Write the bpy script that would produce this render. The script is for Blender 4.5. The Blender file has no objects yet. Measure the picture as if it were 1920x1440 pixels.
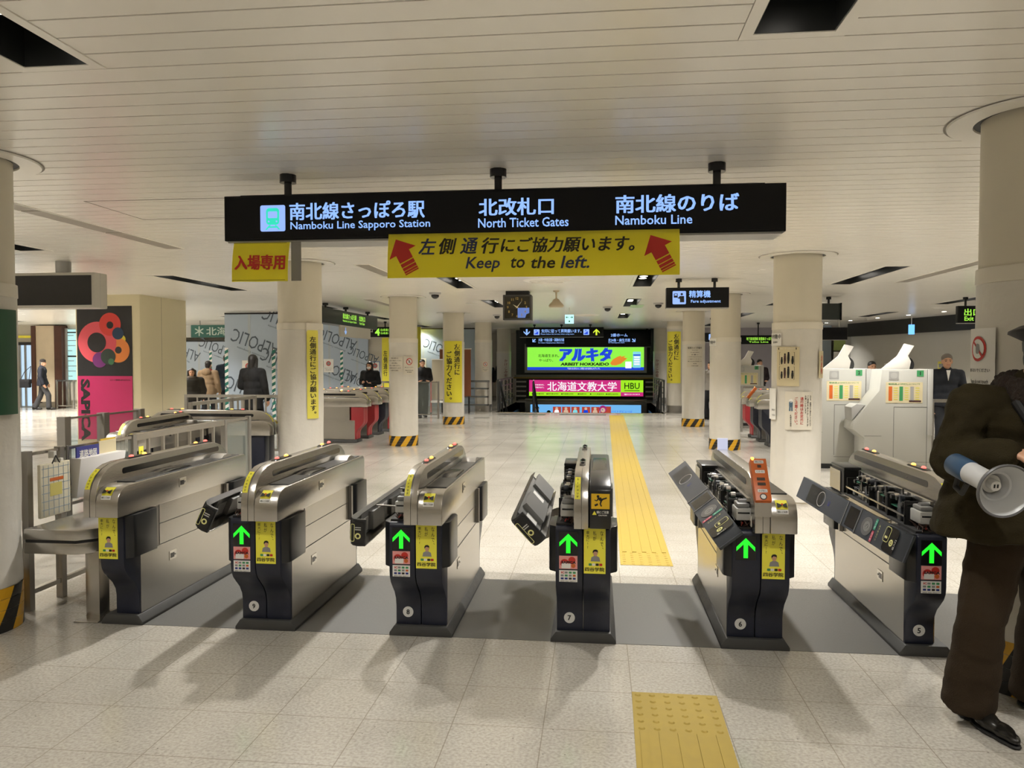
import bpy, bmesh, math, random
from mathutils import Vector, Matrix, noise
PI = math.pi
SC = bpy.context.scene
COL = SC.collection
RND = random.Random(11)

# ------------------------------------------------------------------ camera, world, exposure
CAM_H, CEIL = 1.6, 2.78
cam_data = bpy.data.cameras.new('camera')
cam_data.sensor_width = 36.0
cam_data.lens = 1443.0 / 1920.0 * 36.0
cam_data.clip_end = 200
cam = bpy.data.objects.new('camera', cam_data)
COL.objects.link(cam)
cam.location = (0, 0, CAM_H)
cam.rotation_euler = (PI / 2 - math.atan(45 / 1443), 0, math.atan(160 / 1443))
SC.camera = cam
world = bpy.data.worlds.new('station_air')
SC.world = world
world.use_nodes = True
world.node_tree.nodes['Background'].inputs[0].default_value = (1.0, 0.93, 0.82, 1)
world.node_tree.nodes['Background'].inputs[1].default_value = 0.02
SC.view_settings.view_transform = 'Standard'
SC.view_settings.look = 'None'
SC.view_settings.gamma = 1.0
SC.view_settings.use_curve_mapping = False
SC.view_settings.exposure = 0.0
LAMP_W = 136.0            # watts of one ceiling downlight
SC.cycles.max_bounces = 8
SC.cycles.diffuse_bounces = 5
SC.cycles.sample_clamp_indirect = 6.0
SC.cycles.caustics_reflective = False
SC.cycles.caustics_refractive = False

# ------------------------------------------------------------------ materials
MATS = {}
def mat(name, col, rough=0.5, metal=0.0, var=0.0, vscale=6.0, bump=0.0, bscale=40.0, spec=0.5, stretch=None, alpha=1.0, trans=0.0):
    if name in MATS: return MATS[name]
    m = bpy.data.materials.new(name); m.use_nodes = True
    nt = m.node_tree; b = nt.nodes['Principled BSDF']
    c = (*col, 1)
    b.inputs['Base Color'].default_value = c
    b.inputs['Roughness'].default_value = rough
    b.inputs['Metallic'].default_value = metal
    b.inputs['Specular IOR Level'].default_value = spec
    b.inputs['Alpha'].default_value = alpha
    b.inputs['Transmission Weight'].default_value = trans
    tc = nt.nodes.new('ShaderNodeTexCoord'); mp = nt.nodes.new('ShaderNodeMapping')
    nt.links.new(tc.outputs['Object'], mp.inputs['Vector'])
    if stretch: mp.inputs['Scale'].default_value = stretch
    n = nt.nodes.new('ShaderNodeTexNoise'); n.inputs['Scale'].default_value = vscale; n.inputs['Detail'].default_value = 4
    nt.links.new(mp.outputs[0], n.inputs['Vector'])
    if var > 0:
        mx = nt.nodes.new('ShaderNodeMix'); mx.data_type = 'RGBA'
        mx.inputs[6].default_value = tuple(x * (1 - var) for x in col) + (1,)
        mx.inputs[7].default_value = tuple(min(1, x * (1 + var)) for x in col) + (1,)
        nt.links.new(n.outputs['Fac'], mx.inputs[0]); nt.links.new(mx.outputs[2], b.inputs['Base Color'])
        mr = nt.nodes.new('ShaderNodeMapRange')
        mr.inputs[3].default_value = max(0.02, rough * (1 - var)); mr.inputs[4].default_value = min(1, rough * (1 + var))
        nt.links.new(n.outputs['Fac'], mr.inputs[0]); nt.links.new(mr.outputs[0], b.inputs['Roughness'])
    if bump > 0:
        n2 = nt.nodes.new('ShaderNodeTexNoise'); n2.inputs['Scale'].default_value = bscale; n2.inputs['Detail'].default_value = 3
        nt.links.new(mp.outputs[0], n2.inputs['Vector'])
        bp = nt.nodes.new('ShaderNodeBump'); bp.inputs['Strength'].default_value = bump; bp.inputs['Distance'].default_value = 0.02
        nt.links.new(n2.outputs['Fac'], bp.inputs['Height']); nt.links.new(bp.outputs[0], b.inputs['Normal'])
    MATS[name] = m
    return m
def glow(name, col, strength=1.0):
    if name in MATS: return MATS[name]
    m = bpy.data.materials.new(name); m.use_nodes = True
    b = m.node_tree.nodes['Principled BSDF']
    b.inputs['Base Color'].default_value = (*[x * 0.3 for x in col], 1)
    b.inputs['Emission Color'].default_value = (*col, 1)
    b.inputs['Emission Strength'].default_value = strength
    b.inputs['Roughness'].default_value = 0.3
    MATS[name] = m
    return m
def H(h):      # sRGB hex to linear
    v = [int(h[i:i + 2], 16) / 255 for i in (0, 2, 4)]
    return tuple(x / 12.92 if x <= 0.04045 else ((x + 0.055) / 1.055) ** 2.4 for x in v)

STEEL = mat('brushed_steel', (0.52, 0.50, 0.465), 0.25, 0.95, 0.14, 3.0, 0.05, 300, stretch=(1, 0.06, 1))
STEEL_POL = mat('polished_steel', (0.66, 0.64, 0.60), 0.2, 0.95, 0.1, 3.0)
STEEL_DK = mat('dull_steel', (0.34, 0.325, 0.30), 0.42, 0.85, 0.15, 5.0)
NAVY = mat('navy_paint', (0.013, 0.016, 0.031), 0.38, 0.0, 0.2, 30, 0.08, 250)
CHAR = mat('charcoal_plastic', (0.018, 0.019, 0.021), 0.3, 0.0, 0.2, 12)
CHAR_L = mat('slate_plastic', (0.055, 0.062, 0.075), 0.35, 0.0, 0.15, 12)
BLACK = mat('black_gloss', (0.008, 0.008, 0.009), 0.15)
BLACKM = mat('black_matt', (0.012, 0.012, 0.012), 0.6)
PLINTH = mat('plinth_rubber', (0.045, 0.045, 0.043), 0.6, 0, 0.2, 20)
YEL = mat('yellow_sticker', H('efe84a'), 0.35, var=0.04)
YEL_B = mat('yellow_banner', (0.84, 0.77, 0.07), 0.3, var=0.06, vscale=3)
RED = mat('red_print', H('c02a22'), 0.45)
BLUE = mat('blue_print', H('20307a'), 0.45)
INK = mat('black_print', (0.012, 0.012, 0.012), 0.5)
WHITE = mat('white_paper', (0.78, 0.77, 0.74), 0.55, var=0.03)
CREAM_P = mat('aged_paper', H('cfc3a0'), 0.6, var=0.08)
GREY_P = mat('grey_print', (0.25, 0.25, 0.25), 0.5)
PINK = mat('pink_print', H('e39a97'), 0.4)
GREEN_P = mat('green_print', H('3f8f5a'), 0.4)
ORANGE = mat('orange_panel', H('c9652a'), 0.4, var=0.05)
SKIN = mat('skin', H('c99a7d'), 0.5, var=0.06, vscale=12)
HAIR = mat('black_hair', (0.012, 0.010, 0.009), 0.45, bump=0.2, bscale=120)
PILLAR = mat('pillar_paint', H('ccc5b3'), 0.5, 0, 0.03, 3)
WRAP = mat('plastic_wrap', H('d3cfc6'), 0.28, 0, 0.05, 4, 0.35, 9)
WRAP_EDGE = mat('wrap_tape', H('d8d2c4'), 0.3, 0, 0.03)
WHITE_M = mat('white_metal', (0.70, 0.68, 0.63), 0.4, var=0.03)
GREY_M = mat('grey_metal', (0.38, 0.38, 0.37), 0.4, 0.2, 0.05)
HAZ_Y = mat('hazard_yellow', H('d9a522'), 0.4, var=0.08)
HAZ_K = mat('hazard_black', (0.02, 0.018, 0.015), 0.5, var=0.2)
PCB = mat('green_circuit', H('1f5a45'), 0.45, var=0.3, vscale=60)
GREYPL = mat('grey_plastic', (0.20, 0.20, 0.195), 0.4, var=0.08)
LTGREY = mat('light_grey_plastic', (0.42, 0.42, 0.40), 0.45, var=0.05)
GLASS = mat('fence_glass', (0.30, 0.34, 0.31), 0.06, alpha=0.20)
ALP = mat('blue_grey_film', H('a6b4c5'), 0.45, 0, 0.06, 2)
ALP_INK = mat('film_print', H('4b5764'), 0.5)
TXT_W = glow('sign_white_light', (0.29, 0.50, 1.0), 1.05)
TXT_G = glow('sign_green_light', (0.42, 0.95, 0.08), 0.9)
ARROW_G = glow('arrow_green_light', (0.02, 0.95, 0.03), 1.0)
LAMP_R = glow('red_lamp', (1.0, 0.10, 0.08), 3.0)
LAMP_A = glow('amber_lamp', (1.0, 0.45, 0.08), 3.2)
LED = glow('downlight_lens', (1.0, 0.93, 0.82), 8.0)

# ------------------------------------------------------------------ geometry helpers
class MB:
    def __init__(s): s.bm = bmesh.new()
    def _add(s, tmp, m=0, M=None):
        if M is not None: bmesh.ops.transform(tmp, matrix=M, verts=tmp.verts)
        mp = {v: s.bm.verts.new(v.co) for v in tmp.verts}
        for f in tmp.faces:
            try:
                g = s.bm.faces.new([mp[v] for v in f.verts]); g.material_index = m; g.smooth = f.smooth
            except ValueError: pass
        tmp.free(); return s
    def box(s, x0, x1, y0, y1, z0, z1, m=0, bev=0.0, M=None, seg=2):
        t = bmesh.new(); bmesh.ops.create_cube(t, size=1)
        for v in t.verts: v.co = Vector(((x0 + x1) / 2 + v.co.x * (x1 - x0), (y0 + y1) / 2 + v.co.y * (y1 - y0), (z0 + z1) / 2 + v.co.z * (z1 - z0)))
        if bev: bmesh.ops.bevel(t, geom=t.edges[:], offset=bev, segments=seg, affect='EDGES', profile=0.5)
        return s._add(t, m, M)
    def prism(s, poly, a0, a1, axis='x', m=0, bev=0.0, M=None):
        t = bmesh.new()
        def P(a, p): return {'x': (a, p[0], p[1]), 'y': (p[0], a, p[1]), 'z': (p[0], p[1], a)}[axis]
        A = [t.verts.new(P(a0, p)) for p in poly]; B = [t.verts.new(P(a1, p)) for p in poly]
        t.faces.new(A); t.faces.new(B[::-1]); n = len(poly)
        for i in range(n): t.faces.new([A[i], B[i], B[(i + 1) % n], A[(i + 1) % n]])
        bmesh.ops.recalc_face_normals(t, faces=t.faces)
        if bev:
            ed = [e for e in t.edges if len(e.link_faces) == 2 and e.calc_face_angle(0) > 0.6]
            bmesh.ops.bevel(t, geom=ed, offset=bev, segments=2, affect='EDGES', profile=0.5)
        return s._add(t, m, M)
    def cyl(s, p0, p1, r0, r1=None, n=16, m=0, caps=True):
        r1 = r0 if r1 is None else r1
        p0, p1 = Vector(p0), Vector(p1); d = p1 - p0; L = d.length
        t = bmesh.new(); bmesh.ops.create_cone(t, cap_ends=caps, segments=n, radius1=max(r0, 1e-5), radius2=max(r1, 1e-5), depth=L)
        M = Matrix.Translation((p0 + p1) / 2) @ d.to_track_quat('Z', 'Y').to_matrix().to_4x4()
        for f in t.faces: f.smooth = len(f.verts) == 4
        return s._add(t, m, M)
    def tube(s, pts, r, n=8, m=0):
        for a, b in zip(pts, pts[1:]): s.cyl(a, b, r, r, n, m)
        for p in pts[1:-1]: s.ball(p, (r, r, r), m=m, n=n)
        return s
    def ball(s, c, r, m=0, n=14, M=None):
        t = bmesh.new(); bmesh.ops.create_uvsphere(t, u_segments=n, v_segments=max(6, n // 2 + 1), radius=1)
        if not hasattr(r, '__len__'): r = (r, r, r)
        for f in t.faces: f.smooth = True
        T = Matrix.Translation(c) @ (M or Matrix()) @ Matrix.Diagonal((*r, 1))
        return s._add(t, m, T)
    def limb(s, p0, p1, r0, r1, n=14):
        s.cyl(p0, p1, r0, r1, n); s.ball(p0, r0, n=n); s.ball(p1, r1, n=n); return s
    def lathe(s, prof, M=None, n=40, m=0, smooth=True):
        t = bmesh.new(); rings = []
        for r, z in prof: rings.append([t.verts.new((r * math.cos(2 * PI * k / n), r * math.sin(2 * PI * k / n), z)) for k in range(n)])
        for a, b in zip(rings, rings[1:]):
            for k in range(n):
                f = t.faces.new([a[k], a[(k + 1) % n], b[(k + 1) % n], b[k]]); f.smooth = smooth
        bmesh.ops.remove_doubles(t, verts=t.verts, dist=1e-6)
        return s._add(t, m, M)
    def face(s, pts, m=0):
        f = s.bm.faces.new([s.bm.verts.new(p) for p in pts]); f.material_index = m; return s
    def loft(s, rings, m=0, cap=True):
        R_ = [[s.bm.verts.new(p) for p in r] for r in rings]; n = len(R_[0])
        for a, b in zip(R_, R_[1:]):
            for k in range(n):
                f = s.bm.faces.new([a[k], a[(k + 1) % n], b[(k + 1) % n], b[k]]); f.smooth = True; f.material_index = m
        if cap:
            for r in (R_[0], R_[-1]):
                f = s.bm.faces.new(r); f.material_index = m
        return s
    def build(s, name, mats, parent=None, loc=None, rotz=0.0, sharp=35, recalc=True):
        if recalc: bmesh.ops.recalc_face_normals(s.bm, faces=s.bm.faces)
        me = bpy.data.meshes.new(name); s.bm.to_mesh(me); s.bm.free()
        for m in (mats if isinstance(mats, (list, tuple)) else [mats]): me.materials.append(m)
        me.set_sharp_from_angle(angle=math.radians(sharp))
        return link(name, me, parent, loc, rotz)
def link(name, me, parent=None, loc=None, rotz=0.0):
    o = bpy.data.objects.new(name, me); COL.objects.link(o)
    if parent is not None: o.parent = parent
    if loc is not None: o.location = loc
    o.rotation_euler = (0, 0, rotz)
    return o
def box(name, m, parent, x0, x1, y0, y1, z0, z1, bev=0.0, label=None):
    o = MB().box(x0, x1, y0, y1, z0, z1, bev=bev).build(name, m, parent)
    if label: o['label'] = label
    return o
def tag(o, label, cat, group=None):
    o['label'] = label; o['category'] = cat
    if group: o['group'] = group
    return o
def thing(name, label, cat, loc=(0, 0, 0), rotz=0.0, group=None):
    o = bpy.data.objects.new(name, None); COL.objects.link(o)
    o.empty_display_size = 0.1
    o.location = loc; o.rotation_euler = (0, 0, rotz)
    return tag(o, label, cat, group)
def struct(o, label=None):
    o['kind'] = 'structure'
    if label: o['label'] = label
    return o
def stepname(o): return o

_TC = {}
def text_mesh(body, bold=0.0, vertical=False, space=None):
    key = (body, bold, vertical)
    if key in _TC: return _TC[key]
    if vertical:                      # one character under the other
        vs, fs = [], []
        for k, ch in enumerate(body):
            bar = ch == 'ー'
            cv, cf = text_mesh('|' if bar else ch, bold)
            if not cv: continue
            xa, xb = min(p[0] for p in cv), max(p[0] for p in cv)
            dx = .62 if ch in '。、' else .5 - (xa + xb) / 2
            dy = -1.02 * k + (.55 if ch in '。、' else 0)
            n0 = len(vs); vs += [(p[0] + dx - (xa if ch in '。、' else 0), p[1] + dy) for p in cv]; fs += [tuple(i + n0 for i in f) for f in cf]
        _TC[key] = (vs, fs)
        return vs, fs
    c = bpy.data.curves.new('lettering', 'FONT')
    c.body = body
    c.size = 1; c.resolution_u = 2; c.offset = bold
    o = bpy.data.objects.new('lettering', c); COL.objects.link(o)
    dg = bpy.context.evaluated_depsgraph_get(); dg.update()
    me = bpy.data.meshes.new_from_object(o.evaluated_get(dg))
    vs = [v.co.to_2d() for v in me.vertices]; fs = [tuple(p.vertices) for p in me.polygons]
    bpy.data.objects.remove(o); bpy.data.curves.remove(c); bpy.data.meshes.remove(me)
    _TC[key] = (vs, fs)
    return vs, fs
def text(body, m, parent, c, right, up, w=None, h=None, bold=0.02, vertical=False, shear=0.0, name='lettering', wrap=None, halign='c'):
    """lettering fitted to a w x h rectangle centred on c (right/up are unit vectors); wrap=(cx,cy,R,theta0) bends it round a pillar"""
    cjk = any(ord(ch) > 0x2000 for ch in body)
    vs, fs = text_mesh(body, 0.0 if cjk else bold, vertical)
    if not vs: return None
    vs = [(v[0] + shear * v[1], v[1]) for v in vs]
    x0, x1 = min(v[0] for v in vs), max(v[0] for v in vs); y0, y1 = min(v[1] for v in vs), max(v[1] for v in vs)
    sx = w / (x1 - x0) if w else None; sy = h / (y1 - y0) if h else None
    sx = sx or sy; sy = sy or sx
    pts = []
    right, up, c = Vector(right), Vector(up), Vector(c)
    ox = {'c': (x0 + x1) / 2, 'l': x0, 'r': x1}[halign]
    for x, y in vs:
        u, v = (x - ox) * sx, (y - (y0 + y1) / 2) * sy
        if wrap:
            cx, cy, R_, th = wrap; a = th + u / R_
            pts.append((cx + R_ * math.sin(a), cy - R_ * math.cos(a), c.z + v))
        else: pts.append(c + right * u + up * v)
    if cjk and bold > .012:      # heavier strokes: the same outlines again, shifted by a fraction of the stroke
        base, n0 = list(pts), len(pts); fs0 = list(fs); fs = list(fs)
        for k, (du, dv) in enumerate(((1, .5), (-1, .5), (1, -.5), (-1, -.5))):
            e = bold * .62
            for p, q in zip(vs, base):
                u, v = du * e * sx, dv * e * sy
                if wrap:
                    cx, cy, R_, th = wrap; a = th + ((p[0] - ox) * sx + u) / R_; R_ += .00012 * (k + 1); pts.append((cx + R_ * math.sin(a), cy - R_ * math.cos(a), q[2] + v))
                else: pts.append(q + right * u + up * v + right.cross(up) * (.00012 * (k + 1)))
            fs += [tuple(i + n0 * (k + 1) for i in f) for f in fs0]
    me = bpy.data.meshes.new(name); me.from_pydata([tuple(p) for p in pts], [], fs); me.materials.append(m); me.update()
    return link(name, me, parent)
def T(body, m, parent, x, y, z, w=None, h=None, bold=0.02, **k):     # lettering that faces -Y (the viewer's side)
    return text(body, m, parent, (x, y, z), (1, 0, 0), (0, 0, 1), w, h, bold, **k)
def poly(name, m, parent, pts2, c, right=(1, 0, 0), up=(0, 0, 1), thick=0.0):
    right, up, c = Vector(right), Vector(up), Vector(c)
    b = MB(); b.face([c + right * p[0] + up * p[1] for p in pts2])
    return b.build(name, m, parent, recalc=False)
def arrow_pts(s, ang=0.0, stem=0.42):
    p = [(0, .5), (.5, .02), (.5, -.2), (.13, .15), (.13, -.5), (-.13, -.5), (-.13, .15), (-.5, -.2), (-.5, .02)]
    ca, sa = math.cos(ang), math.sin(ang)
    return [((x * ca - y * sa) * s, (x * sa + y * ca) * s) for x, y in p]
def disc_pts(r, n=24, cx=0, cy=0, ry=None):
    return [(cx + r * math.cos(2 * PI * k / n), cy + (ry or r) * math.sin(2 * PI * k / n)) for k in range(n)]
def rrect(w, h, r, n=5):
    out = []
    for sx, sy, a0 in ((1, 1, 0), (-1, 1, PI / 2), (-1, -1, PI), (1, -1, 1.5 * PI)):
        for k in range(n + 1):
            a = a0 + PI / 2 * k / n
            out.append((sx * (w / 2 - r) + r * math.cos(a), sy * (h / 2 - r) + r * math.sin(a)))
    return out
# ------------------------------------------------------------------ ceiling light slots (positions first: the ceiling is cut round them)
SLOT_COLS = [(-14.0, .30), (-10.0, .30), (-6.05, .30), (-2.16, .27), (0.70, .28), (3.76, .30), (7.2, .30), (-17.6, .30)]  # last column is added, to brighten the far left passage
SLOT_ROWS = [(-3.9, -1.6), (0.6, 2.9), (5.5, 7.72), (10.2, 12.55), (15.0, 17.2), (19.8, 22.0), (25.4, 27.4)]
SLOTS = []
for ci, (cx, w) in enumerate(SLOT_COLS):
    for ri, (y0, y1) in enumerate(SLOT_ROWS):
        if ri == 6 and ci in (3, 4): continue
        if ci == 7 and ri not in (3, 4, 5): continue
        if (ci, ri) in ((2, 2),): pass
        SLOTS.append((ci, ri, cx - w / 2, cx + w / 2, y0, y1))
FX0, FX1, FY0, FY1 = -21.0, 12.0, -6.0, 34.0
WELL = (-3.05, 1.95, 23.35, 31.0)        # the stairwell opening

# ------------------------------------------------------------------ floor
def floor_material():
    m = bpy.data.materials.new('polished_stone_tile'); m.use_nodes = True; nt = m.node_tree; b = nt.nodes['Principled BSDF']
    N = nt.nodes.new; L = nt.links.new
    tc = N('ShaderNodeTexCoord'); sep = N('ShaderNodeSeparateXYZ'); L(tc.outputs['Object'], sep.inputs[0])
    def math_(op, a, b_=None, v=None):
        n = N('ShaderNodeMath'); n.operation = op
        if hasattr(a, 'is_linked'): L(a, n.inputs[0])
        else: n.inputs[0].default_value = a
        if b_ is not None:
            if hasattr(b_, 'is_linked'): L(b_, n.inputs[1])
            else: n.inputs[1].default_value = b_
        return n.outputs[0]
    def line(o, off):
        f = math_('FRACT', math_('DIVIDE', math_('SUBTRACT', o, off), 0.4))
        d = math_('MINIMUM', f, math_('SUBTRACT', 1.0, f))
        return math_('LESS_THAN', d, 0.006)
    g = math_('MAXIMUM', line(sep.outputs[0], 0.17), line(sep.outputs[1], 0.09))
    n1 = N('ShaderNodeTexNoise'); n1.inputs['Scale'].default_value = 1.3; n1.inputs['Detail'].default_value = 5; L(tc.outputs['Object'], n1.inputs['Vector'])
    n2 = N('ShaderNodeTexNoise'); n2.inputs['Scale'].default_value = 70; n2.inputs['Detail'].default_value = 3; L(tc.outputs['Object'], n2.inputs['Vector'])
    n3 = N('ShaderNodeTexVoronoi'); n3.inputs['Scale'].default_value = 14; L(tc.outputs['Object'], n3.inputs['Vector'])
    speck = math_('LESS_THAN', n3.outputs['Distance'], 0.05)
    r1 = N('ShaderNodeValToRGB'); L(n1.outputs['Fac'], r1.inputs[0])
    r1.color_ramp.elements[0].position = 0.3; r1.color_ramp.elements[0].color = (0.42, 0.392, 0.345, 1)
    r1.color_ramp.elements[1].position = 0.72; r1.color_ramp.elements[1].color = (0.525, 0.50, 0.447, 1)
    r2 = N('ShaderNodeValToRGB'); L(n2.outputs['Fac'], r2.inputs[0])
    r2.color_ramp.elements[0].position = 0.28; r2.color_ramp.elements[0].color = (0.70, 0.69, 0.67, 1)
    r2.color_ramp.elements[1].position = 0.62; r2.color_ramp.elements[1].color = (1, 1, 1, 1)
    mu = N('ShaderNodeMix'); mu.data_type = 'RGBA'; mu.blend_type = 'MULTIPLY'; mu.inputs[0].default_value = 1
    L(r1.outputs[0], mu.inputs[6]); L(r2.outputs[0], mu.inputs[7])
    mg = N('ShaderNodeMix'); mg.data_type = 'RGBA'; L(math_('MULTIPLY', g, 0.62), mg.inputs[0]); L(mu.outputs[2], mg.inputs[6]); mg.inputs[7].default_value = (0.20, 0.17, 0.13, 1)
    ms = N('ShaderNodeMix'); ms.data_type = 'RGBA'; L(math_('MULTIPLY', speck, 0.75), ms.inputs[0]); L(mg.outputs[2], ms.inputs[6]); ms.inputs[7].default_value = (0.10, 0.085, 0.07, 1)
    L(ms.outputs[2], b.inputs['Base Color'])
    mr = N('ShaderNodeMapRange'); mr.inputs[3].default_value = 0.15; mr.inputs[4].default_value = 0.20; L(n1.outputs['Fac'], mr.inputs[0]); L(mr.outputs[0], b.inputs['Roughness'])
    b.inputs['Specular IOR Level'].default_value = 0.65
    return m
b = MB()
wx0, wx1, wy0, wy1 = WELL
for x0, x1, y0, y1 in ((FX0, FX1, FY0, wy0), (FX0, wx0, wy0, FY1), (wx1, FX1, wy0, FY1), (wx0, wx1, wy1, FY1)):
    b.box(x0, x1, y0, y1, -0.3, 0)
struct(b.build('floor', floor_material()), 'pale cream stone tile floor of the station hall')
GRANITE = mat('grey_granite', (0.105, 0.103, 0.098), 0.42, 0, 0.5, 90)
struct(box('trim_1', GRANITE, None, -3.02, 3.1, 4.33, 5.52, -0.01, 0.002), 'dark grey granite strip across the floor under the ticket gates')
TACT = mat('yellow_tactile_tile', H('a58f45'), 0.65, 0, 0.1, 14, spec=0.25)
def tactile(name, pts0, pts1, dots_first, label):
    # strip from Y0 to Y1; x edges drift linearly
    (xa, xb, y0), (xc, xd, y1) = pts0, pts1
    b = MB(); b.prism([(xa, y0), (xb, y0), (xd, y1), (xc, y1)], -0.01, 0.003, 'z')
    def X(u, y): t = (y - y0) / (y1 - y0); return (xa + (xc - xa) * t) * (1 - u) + (xb + (xd - xb) * t) * u
    ya = y0
    spans = []
    for k in dots_first:
        spans.append((k, k + 0.4))
    def indots(y): return any(a <= y < e for a, e in spans)
    y = y0
    while y < y1 - 0.05:
        e = min(y + 0.4, y1)
        if indots(y + 0.01):
            for i in range(6):
                for j in range(6):
                    px, py = X((i + .5) / 6, y), y + (j + .5) * 0.4 / 6
                    b.cyl((px, py, 0.002), (px, py, 0.008), 0.017, 0.009, 10)
        else:
            for i in range(5):
                u = (i + .5) / 5
                b.prism([(X(u, y) - .017, y), (X(u, y) + .017, y), (X(u, e) + .017, e), (X(u, e) - .017, e)], 0.002, 0.008, 'z')
        y = e
    o = b.build(name, TACT); tag(o, label, 'tactile paving'); return o
tactile('tactile_paving', (0.185, 0.59, 6.02), (0.345, 0.75, 22.4), [6.02], 'long yellow tactile paving strip running from the gates to the stairs')
tactile('tactile_paving', (0.15, 0.55, 2.5), (0.17, 0.57, 3.70), [3.295], 'short yellow tactile paving in front of the open ticket gates')

# ------------------------------------------------------------------ ceiling
CEILM = mat('ceiling_plank_enamel', (0.88, 0.85, 0.785), 0.27, 0, 0.03, 1.0, spec=0.45)
PITCH, GAP = 0.147, 0.009
cuts = [(x0 - .05, x1 + .05, y0 - .05, y1 + .05) for _, _, x0, x1, y0, y1 in SLOTS]
b = MB()
k0 = int((FY0 - 2.956) / PITCH)
y = 2.956 + k0 * PITCH
while y < FY1:
    ya, yb = y + GAP / 2, y + PITCH - GAP / 2
    ev = sorted((c[0], c[1]) for c in cuts if c[2] < yb and c[3] > ya)
    x = FX0
    segs = []
    for a, e in ev:
        segs.append((x, a, 0)); x = e
    segs.append((x, FX1, 0))
    for xa, xe, _ in segs: b.box(xa, xe, ya, yb, CEIL, CEIL + 0.012)
    # plank pieces beside a slot end inside this row
    for c in cuts:
        if c[2] < yb and c[3] > ya:
            if c[2] > ya: b.box(c[0], c[1], ya, c[2], CEIL, CEIL + 0.012)
            if c[3] < yb: b.box(c[0], c[1], c[3], yb, CEIL, CEIL + 0.012)
    y += PITCH
struct(b.build('ceiling', CEILM), 'cream ceiling of long narrow metal planks')
struct(box('trim_2', BLACKM, None, FX0, FX1, FY0, FY1, CEIL + 0.42, CEIL + 0.5), 'dark void above the ceiling planks')

# ------------------------------------------------------------------ outer walls
WALLM = mat('pale_wall_paint', H('c9c3b6'), 0.6, 0, 0.03, 2)
TARP = mat('grey_tarpaulin', H('b9b6ae'), 0.5, 0, 0.05, 1.5, 0.5, 1.6)
struct(box('wall_left', WALLM, None, FX0 - .2, FX0, FY0, FY1, 0, CEIL + .4), 'pale wall far to the left')
struct(box('wall_back', WALLM, None, FX0, FX1, FY1, FY1 + .2, -3, CEIL + .4), 'pale wall at the end of the hall')
struct(box('wall_front', WALLM, None, FX0, FX1, FY0 - .2, FY0, 0, CEIL + .4), 'pale wall behind the viewer')
struct(box('wall_right', WALLM, None, FX1, FX1 + .2, FY0, FY1, 0, CEIL + .4), 'pale wall on the far right')

# ------------------------------------------------------------------ recessed light slots
SLOT_IN = mat('slot_black', (0.014, 0.015, 0.014), 0.35)
LAMPN = [0]
slot_labels = {
    (3, 1): 'dark recessed light slot in the ceiling at the upper left, empty black inside', (4, 1): 'dark recessed light slot in the ceiling at the upper right',
    (3, 3): 'recessed light slot with two lit lamps between the yellow banner and the clock', (4, 3): 'recessed light slot with lit lamps above the fare adjustment sign',
    (2, 3): 'long recessed light slot right of the blank monitor on the left', (5, 3): 'long recessed light slot with four lit lamps on the right side',
    (2, 2): 'recessed light slot above the blank grey monitor', (5, 4): 'recessed light slot near the green exit sign',
    (4, 2): 'recessed light slot hidden mostly behind the right end of the black sign', (3, 2): 'recessed light slot behind the left part of the black sign'}
for ci, ri, x0, x1, y0, y1 in SLOTS:
    cx = (x0 + x1) / 2
    t = thing('recessed_light', slot_labels.get((ci, ri), 'recessed black light slot far off among the ceiling planks'), 'ceiling light', (cx, (y0 + y1) / 2, CEIL), 0, 'recessed light slots in the ceiling')
    hx, hy = (x1 - x0) / 2, (y1 - y0) / 2
    b = MB(); d = 0.24
    b.box(-hx - .004, -hx, -hy, hy, 0.0, d); b.box(hx, hx + .004, -hy, hy, 0.0, d)
    b.box(-hx, hx, -hy - .004, -hy, 0.0, d); b.box(-hx, hx, hy, hy + .004, 0.0, d); b.box(-hx - .004, hx + .004, -hy - .004, hy + .004, d, d + .01)
    b.build('housing', SLOT_IN, t)
    b = MB(); f = 0.048
    b.box(-hx - f, -hx - .004, -hy - f, hy + f, -0.004, 0.014); b.box(hx + .004, hx + f, -hy - f, hy + f, -0.004, 0.014)
    b.box(-hx - .004, hx + .004, -hy - f, -hy - .004, -0.004, 0.014); b.box(-hx - .004, hx + .004, hy + .004, hy + f, -0.004, 0.014)
    b.build('frame', CEILM, t)
    pw = {0: .9, 1: .72, 2: 2.2, 3: 1.8, 4: 1.7, 5: 1.6}.get(ri, 1.0) * (3.0 if ci in (0, 7) else 1.0)
    for k, fy in enumerate((-.62, .62)):
        yy = hy * fy
        for dy in (-.15, .15):
            MB().cyl((0, yy + dy, 0.10), (0, yy + dy, 0.22), 0.07, 0.075, 20).build('lamp_can', SLOT_IN, t)
            MB().cyl((0, yy + dy, 0.096), (0, yy + dy, 0.101), 0.058, 0.058, 20).build('lamp', LED, t)
        ld = bpy.data.lights.new('downlight', 'SPOT'); ld.energy = LAMP_W * pw; ld.color = (1.0, 0.962, 0.90)
        ld.spot_size = math.radians(118); ld.spot_blend = 0.65; ld.shadow_soft_size = 0.05
        lo = bpy.data.objects.new('downlight', ld); COL.objects.link(lo); lo.parent = t; lo.location = (0, yy, 0.05)
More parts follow.
